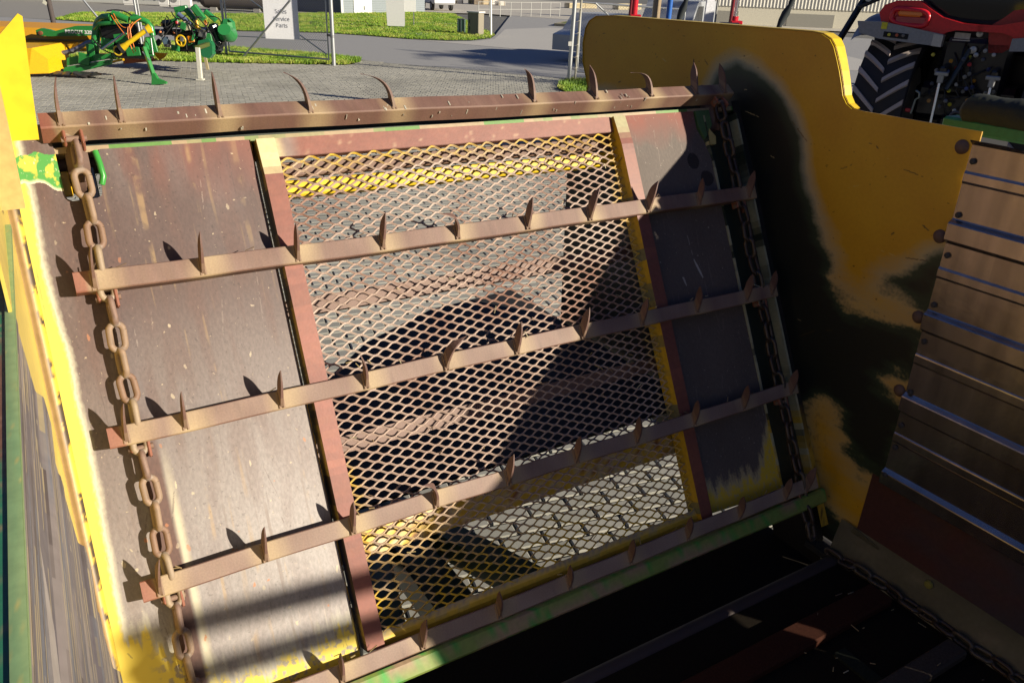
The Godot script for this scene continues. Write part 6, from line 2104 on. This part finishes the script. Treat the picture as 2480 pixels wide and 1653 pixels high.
func side_walls() -> void:
	for side in 2:
		var x = [1.896, -0.046][side]
		var sg = [1.0, -1.0][side]
		var ol := PackedVector2Array([Vector2(-2.64, 0.97), Vector2(-2.67, 1.95), Vector2(-2.59, 2.07), Vector2(-2.564, 2.137), Vector2(-2.606, 2.22), Vector2(-2.615, 2.29), Vector2(-2.604, 2.345), Vector2(-2.583, 2.372), Vector2(-2.545, 2.389), Vector2(-2.45, 2.396), Vector2(-2.2, 2.397), Vector2(-1.56, 2.401), Vector2(-1.525, 2.398), Vector2(-1.495, 2.386), Vector2(-1.478, 2.368), Vector2(-1.462, 2.34), Vector2(-1.446, 2.31), Vector2(-1.430, 2.275), Vector2(-1.420, 2.25), Vector2(-1.404, 2.232), Vector2(-1.384, 2.222), Vector2(-1.35, 2.219), Vector2(-1.035, 2.219), Vector2(-1.035, 0.97)])
		var m := MB.new()
		var b := Transform3D(Basis(Vector3(0, 0, 1), Vector3.UP, Vector3(-1, 0, 0)), Vector3(x, 0, 0))
		m.prism(ol, (-0.004 if side == 0 else 0.0), (0.0 if side == 0 else 0.004), b, Rect2(-2.64, 0.90, 1.64, 1.52))
		if side == 0:
			wp("side_sheet", m, mats.side_paint, false, "yellow right side sheet with a black grease stain")
		else:
			m = MB.new()
			m.col = Color(0.66, 0.50, 0.10)
			m.prism(ol, 0.0, 0.004, b)
			wp("side_sheet", m, mats.paint, false, "yellow left side sheet")
		if side == 1: continue
		m = MB.new()                    # flange turned outwards along the edge
		m.col = Color(0.72, 0.50, 0.02)
		var prev = null
		for i in range(3, 23):
			var p = ol[i]
			var tn = (ol[mini(i + 1, 22)] - ol[maxi(i - 1, 3)]).normalized()
			var q = p + Vector2(-tn.y, tn.x) * 0.003
			var w = 0.050 if i > 11 else 0.02 + 0.002 * i
			var now = [Vector3(x + sg * 0.0005, p.y, p.x), Vector3(x + sg * w, p.y, p.x), Vector3(x + sg * w, q.y, q.x), Vector3(x - sg * 0.004, q.y, q.x)]
			if prev:
				if sg > 0:
					m.quad(prev[3], prev[2], now[2], now[3]); m.quad(now[0], now[1], prev[1], prev[0]); m.quad(now[1], now[2], prev[2], prev[1])
				else:
					m.quad(now[3], now[2], prev[2], prev[3]); m.quad(prev[0], prev[1], now[1], now[0]); m.quad(prev[1], prev[2], now[2], now[1])
			prev = now
		wp("sheet_flange", m, mats.paint, false)
	# corrugated steel walls
	var cw = clad_wall("corrugated_wall", 1.890, -1.0, -1.046, 0.60, "shiny corrugated steel wall on the right")
	for h in [2.152, 2.024, 1.923, 1.793, 1.692, 1.545, 1.444, 1.374, 1.29]:
		var m := MB.new()
		m.col = Color(0.05, 0.045, 0.045)
		m.lathe([Vector2(0.0075, 0), Vector2(0.0075, 0.003), Vector2(0.004, 0.006), Vector2(0, 0.006)], Vector3(1.889 - corrugation(h - 2.012), h, -1.033), Basis(Vector3.UP, Vector3.LEFT, Vector3.FORWARD), 10)
		put("screw", m, mats.rust, cw)
	var lw = clad_wall("corrugated_wall", -0.0455, 1.0, -1.05, 0.6, "streaked corrugated steel wall at the left edge")
	for q in [[2.178, -1.071], [1.961, -1.067], [1.746, -1.067], [1.533, -1.065]]:
		var m := MB.new()
		m.col = Color(0.13, 0.075, 0.055)
		m.lathe([Vector2(0.017, 0), Vector2(0.017, 0.003), Vector2(0.013, 0.008), Vector2(0.007, 0.011), Vector2(0, 0.012)], Vector3(1.8955, q[0], q[1]), Basis(Vector3.UP, Vector3.LEFT, Vector3.FORWARD), 16)
		wp("bolt_head", m, mats.rust, false)
	# green rail with a dark padded roll on top of the right wall
	var m := MB.new()
	m.col = Color(0.035, 0.20, 0.075)
	m.box(Vector3(2.08, 2.2005, -1.04), Vector3(0.06, 0.036, 0.38), Basis.IDENTITY, 0.006)
	wp("top_rail", m, mats.worn_paint, false, "green rail end beside the top of the right wall")
	m = MB.new()
	m.grid(40, 90, func(x, y):
		var a = x * TAU
		var i = y * 8.0
		var z = -1.20 + y * 0.36
		var r = 0.044 * sqrt(clampf(minf(y, 1.0 - y) * 14.0 + 0.06, 0.0, 1.0)) + 0.006 * (fb(x * 200, i * 60) - 0.5)
		return Vector3(2.085 + r * 1.15 * cos(a), 2.242 + r * 0.85 * sin(a), z), func(p):
		var n = fb(p.z * 300, p.y * 1500 + p.x * 900)
		return Color(0.022, 0.024, 0.012).lerp(Color(0.10, 0.095, 0.02), ramp(0.5, 0.75, n) * ramp(2.25, 2.28, p.y)))
	wp("padded_roll", m, mats.rubber, false, "mossy dark padded roll on the green rail")
	for q in [[0.30, 1.965, 2.54], [0.40, 1.905, 2.43]]:  # unseen bars added to cast the shadow bands on the left floor
		m = MB.new()
		m.col = Color(0.05, 0.2, 0.07)
		m.tube([Vector3(2.05, q[1], q[0]), Vector3(2.05, q[2], 1.45)], 0.027, 10)
		wp("added_shade_bar", m, mats.paint, false)
	m = MB.new()
	m.col = Color(0.05, 0.2, 0.07)
	m.box(Vector3(2.05, 1.45, 1.45), Vector3(0.07, 1.0, 0.07), Basis.IDENTITY, 0.005)  # unseen post added to hold the bars
	m.box(Vector3(2.05, 2.2, 1.45), Vector3(0.06, 0.6, 0.06), Basis.IDENTITY, 0.005)
	wp("corner_post", m, mats.paint, false)
	# bottom plates of the right wall; an unseen notch is added to let sun in
	m = MB.new()
	for q in [[-1.078, -0.44, 1.262], [-0.44, -0.37, 1.195], [-0.37, 0.6, 1.262]]:
		m.grid(30, 10, func(x, y): return Vector3(lerpf(1.886, 1.893, y), lerpf(1.07, q[2], y), lerpf(q[0], q[1], x)), func(p):
			return Color(0.055, 0.040, 0.048).lerp(Color(0.085, 0.030, 0.025), ramp(-0.6, -0.95, p.z + 0.5 * (fb(p.z * 300, p.y * 600) - 0.5))))
	wp("kick_plate", m, mats.worn_paint, false, "purple and rust kick plate below the corrugated wall")
	m = MB.new()
	m.grid(40, 4, func(x, y): return Vector3(lerpf(1.856, 1.884, y), lerpf(0.962, 1.074, y), lerpf(-1.13, 0.6, x)), func(p): return Color(0.17, 0.14, 0.085).lerp(Color(0.06, 0.055, 0.035), fb(p.z * 400, p.y * 900)))
	wp("skirting_angle", m, mats.worn_paint, false)
	m = MB.new()
	m.col = Color(0.10, 0.085, 0.05)
	m.prism(PackedVector2Array([Vector2(-1.10, 1.005), Vector2(-1.0, 1.02), Vector2(-0.995, 1.062), Vector2(-1.085, 1.075)]), 0.0, 0.005, Transform3D(Basis(Vector3(0, 0, 1), Vector3.UP, Vector3(-1, 0, 0)), Vector3(1.884, 0, 0)))
	m.col = Color(0.03, 0.026, 0.02)
	m.box(Vector3(1.868, 0.952, -1.12), Vector3(0.06, 0.02, 0.16))
	wp("corner_gusset", m, mats.worn_paint, false)
	for z in [-0.837, -0.57, -0.3]:
		m = MB.new()
		m.col = Color(0.26, 0.22, 0.04)
		m.lathe([Vector2(0.012, 0), Vector2(0.011, 0.006), Vector2(0, 0.007)], Vector3(1.876, 1.055, z), Basis(Vector3.UP, Vector3.LEFT, Vector3.FORWARD), 8)
		wp("bolt_head", m, mats.rust, false)
	# left wall: green edge, rusty rail, corner post with its bright flange
	m = MB.new()
	m.grid(4, 260, func(x, y): return Vector3(lerpf(-0.0535, -0.0436, x) - 0.0155 * (lerpf(0.6, -1.43, y) + 1.05), 2.1262 - 0.0003 * pow(absf(x * 2.0 - 1.0), 3), lerpf(0.6, -1.43, y)), func(p):
		var c = Color(0.36, 0.45, 0.19).lerp(Color(0.24, 0.40, 0.18), fb(p.z * 260, p.x * 4000))
		return c.lerp(Color(0.50, 0.46, 0.16), ramp(0.72, 0.82, fc(p.z * 420, p.x * 9000))))
	m.col = Color(0.2, 0.3, 0.12)
	m.box(Vector3(-0.0582, 2.1205, -0.415), Vector3(0.0093, 0.0065, 2.03), Basis(Vector3.UP, -0.0155))
	wp("edge_rail", m, mats.worn_paint, false, "green edge of the left wall")
	m = MB.new()
	m.grid(6, 260, func(x, y): return Vector3(lerpf(-0.085, -0.0537, x) - 0.0155 * (lerpf(0.6, -1.42, y) + 1.05), 2.1265 - 0.003 * x, lerpf(0.6, -1.42, y)), func(p):
		var c = Color(0.17, 0.075, 0.05).lerp(Color(0.03, 0.16, 0.085), ramp(0.50, 0.60, fb(p.z * 170 + 100, p.x * 1500 + 77) + 0.2 * (fc(p.z * 500, p.x * 5000) - 0.5)))
		return c.lerp(Color(0.36, 0.20, 0.12), 0.6 * ramp(0.6, 0.8, fc(p.z * 800, p.x * 8000))))
	m.col = Color(0.10, 0.05, 0.04)
	m.box(Vector3(-0.080, 2.11, -0.41), Vector3(0.031, 0.024, 2.02), Basis(Vector3.UP, -0.0155))
	wp("outer_rail", m, mats.worn_paint, false)
	m = MB.new()
	m.col = Color(0.55, 0.37, 0.13)
	m.prism(PackedVector2Array([Vector2(-0.085, 2.145), Vector2(-0.0135, 2.145), Vector2(-0.0125, 2.22), Vector2(-0.0115, 2.36), Vector2(-0.0145, 2.396), Vector2(-0.03, 2.412), Vector2(-0.085, 2.415)]), -1.47, -1.445)
	wp("corner_post", m, mats.worn_paint, false, "weathered yellow corner post on the left")
	m = MB.new()
	m.col = Color(0.74, 0.54, 0.02)
	m.prism(PackedVector2Array([Vector2(-0.012, 2.245), Vector2(0.025, 2.245), Vector2(0.030, 2.33), Vector2(0.0365, 2.425), Vector2(0.031, 2.429), Vector2(-0.012, 2.385)]), -1.482, -1.472)
	wp("post_flange", m, mats.paint, false, "bright yellow flange of the left corner post")


func floor_and_frame() -> void:
	# beam, bottom shaft and the dark pit below the elevator
	var m := MB.new()
	var cf = func(u, k, p):
		var n = fb(u * 420, p.x * 900 + 100); var f = fc(u * 500, p.x * 900)
		var c = Color(0.33, 0.23, 0.14).lerp(Color(0.20, 0.27, 0.06), ramp(0.50, 0.64, n + 0.10 * ramp(0.3, 1.8, u)))
		return c.lerp(Color(0.06, 0.30, 0.05), ramp(0.60, 0.70, f))
	var pr = [Vector2(1.528, -0.05), Vector2(1.528, 0.028), Vector2(1.534, 0.034), Vector2(1.566, 0.034), Vector2(1.572, 0.028), Vector2(1.572, -0.05)]
	sweep(m, pr, 0.0, 1.87, 120, cf)
	wp("foot_beam", m, mats.worn_paint, true, "green foot beam below the lowest tine bar")
	m = MB.new()
	m.col = Color(0.02, 0.018, 0.014)  # dark plate added to keep the gap below the beam black
	m.box(Vector3(0.93, 0.88, -1.235), Vector3(1.9, 0.01, 0.38))
	wp("added_pit_plate", m, mats.dark_matte, false)
	m = MB.new()
	m.col = Color(0.016, 0.014, 0.011)
	m.box(Vector3(0.93, 0.945, 1.05), Vector3(1.925, 0.03, 4.26))
	m.col = Color(0.012, 0.03, 0.016)
	m.box(Vector3(0.93, 0.90, -1.088), Vector3(1.85, 0.10, 0.014))
	wp("load_floor", m, mats.dark_matte, false, "dark floor of the wagon")
	m = MB.new()
	m.col = Color(0.42, 0.40, 0.22)  # pale line stands in for a sun streak along the floor edge
	m.tube([Vector3(1.20, 0.949, -1.098), Vector3(1.56, 0.950, -1.098)], 0.005, 6)
	wp("sun_streak_edge", m, mats.worn_paint, false)
	for g in [[-0.925, 0.075, Color(0.055, 0.02, 0.014)], [-0.70, 0.055, Color(0.075, 0.06, 0.048)], [-0.34, 0.055, Color(0.08, 0.062, 0.055)], [0.02, 0.055, Color(0.08, 0.062, 0.055)], [0.38, 0.055, Color(0.08, 0.062, 0.055)]]:
		m = MB.new()
		m.col = g[2]
		m.box(Vector3(0.92, 0.975, g[0]), Vector3(1.80, 0.028, g[1]), Basis.IDENTITY, 0.005)
		wp("floor_slat", m, mats.dark_matte, false)
	for g in [[0.5, 1], [1.1, 0], [1.55, 1]]:
		m = MB.new()
		m.col = Color(0.026, 0.03, 0.02)
		m.box(Vector3(g[0], 0.964, 0.0), Vector3(0.04, 0.008, 1.7))
		wp("wear_strip", m, mats.dark_matte, false)
	var lm = links()
	for x in [1.845, 0.02]:
		var path = []
		for k in 14: path.append(Vector3(x + 0.004 * sin(k * 2.0), 0.985 + (0.0 if k > 1 else -0.015), -1.13 + k * 0.0503))
		chain("floor_chain", path, lm, Vector3.UP, mats.dark_chain, 1)
	m = MB.new()
	m.col = Color(0.05, 0.035, 0.03)
	m.tube([Vector3(0.0, 0.935, -1.10), Vector3(1.88, 0.935, -1.10)], 0.03, 10)
	wp("floor_shaft", m, mats.rust, false)
	# chassis, axle, wheels, drawbar: what carries the wagon and shades the ground below it
	for x in [0.45, 1.42]:
		m = MB.new()
		m.col = Color(0.04, 0.16, 0.05)
		m.box(Vector3(x, 0.80, 1.0), Vector3(0.10, 0.16, 3.8), Basis.IDENTITY, 0.01)
		wp("chassis_beam", m, mats.paint, false)
	m = MB.new()
	m.col = Color(0.05, 0.05, 0.05)
	m.box(Vector3(0.93, 0.46, 1.1), Vector3(1.9, 0.12, 0.12), Basis.IDENTITY, 0.01)
	m.box(Vector3(0.45, 0.60, 1.1), Vector3(0.1, 0.26, 0.2)); m.box(Vector3(1.42, 0.60, 1.1), Vector3(0.1, 0.26, 0.2))
	wp("axle", m, mats.rust, false)
	for x in [-0.12, 1.98]:
		m = MB.new()
		m.col = Color(0.025, 0.025, 0.026)
		m.lathe([Vector2(0.25, -0.17), Vector2(0.42, -0.18), Vector2(0.47, -0.15), Vector2(0.49, -0.08), Vector2(0.49, 0.08), Vector2(0.47, 0.15), Vector2(0.42, 0.18), Vector2(0.25, 0.17)], Vector3(x, 0.49, 1.1), Basis(Vector3.UP, Vector3.RIGHT, Vector3.FORWARD), 36)
		var wh = wp("wheel", m, mats.rubber, false)
		m = MB.new()
		m.col = Color(0.6, 0.42, 0.03)
		m.lathe([Vector2(0.0, 0.06), Vector2(0.18, 0.06), Vector2(0.255, 0.15), Vector2(0.255, -0.15), Vector2(0.18, -0.02), Vector2(0.0, -0.02)], Vector3(x, 0.49, 1.1), Basis(Vector3.UP, Vector3.RIGHT, Vector3.FORWARD), 24)
		put("rim", m, mats.paint, wh)
	m = MB.new()
	m.col = Color(0.02, 0.05, 0.025)
	m.bar(Vector3(0.93, 0.62, -1.2), Vector3(0.93, 0.5, -3.6), 0.14, 0.14, 0.01)
	m.bar(Vector3(0.45, 0.76, -0.9), Vector3(0.93, 0.56, -2.6), 0.09, 0.12, 0.01)
	m.bar(Vector3(1.42, 0.76, -0.9), Vector3(0.93, 0.56, -2.6), 0.09, 0.12, 0.01)
	wp("drawbar", m, mats.paint, false)
	m = MB.new()
	m.col = Color(0.03, 0.035, 0.05)
	m.tube([Vector3(0.62, 0.0, -1.95), Vector3(0.62, 0.64, -1.9)], 0.035, 10)
	m.box(Vector3(0.62, 0.012, -1.95), Vector3(0.16, 0.024, 0.16))
	wp("jack_stand", m, mats.paint, false)
	# elevator frame behind the floor
	for u in [-0.02, 1.88]:
		m = MB.new()
		m.col = Color(0.03, 0.026, 0.02)
		m.box(Vector3(u, 2.0, -0.12), Vector3(0.03, 1.5, 0.18), Basis.IDENTITY, 0.004)
		wp("elevator_side", m, mats.dark_matte)
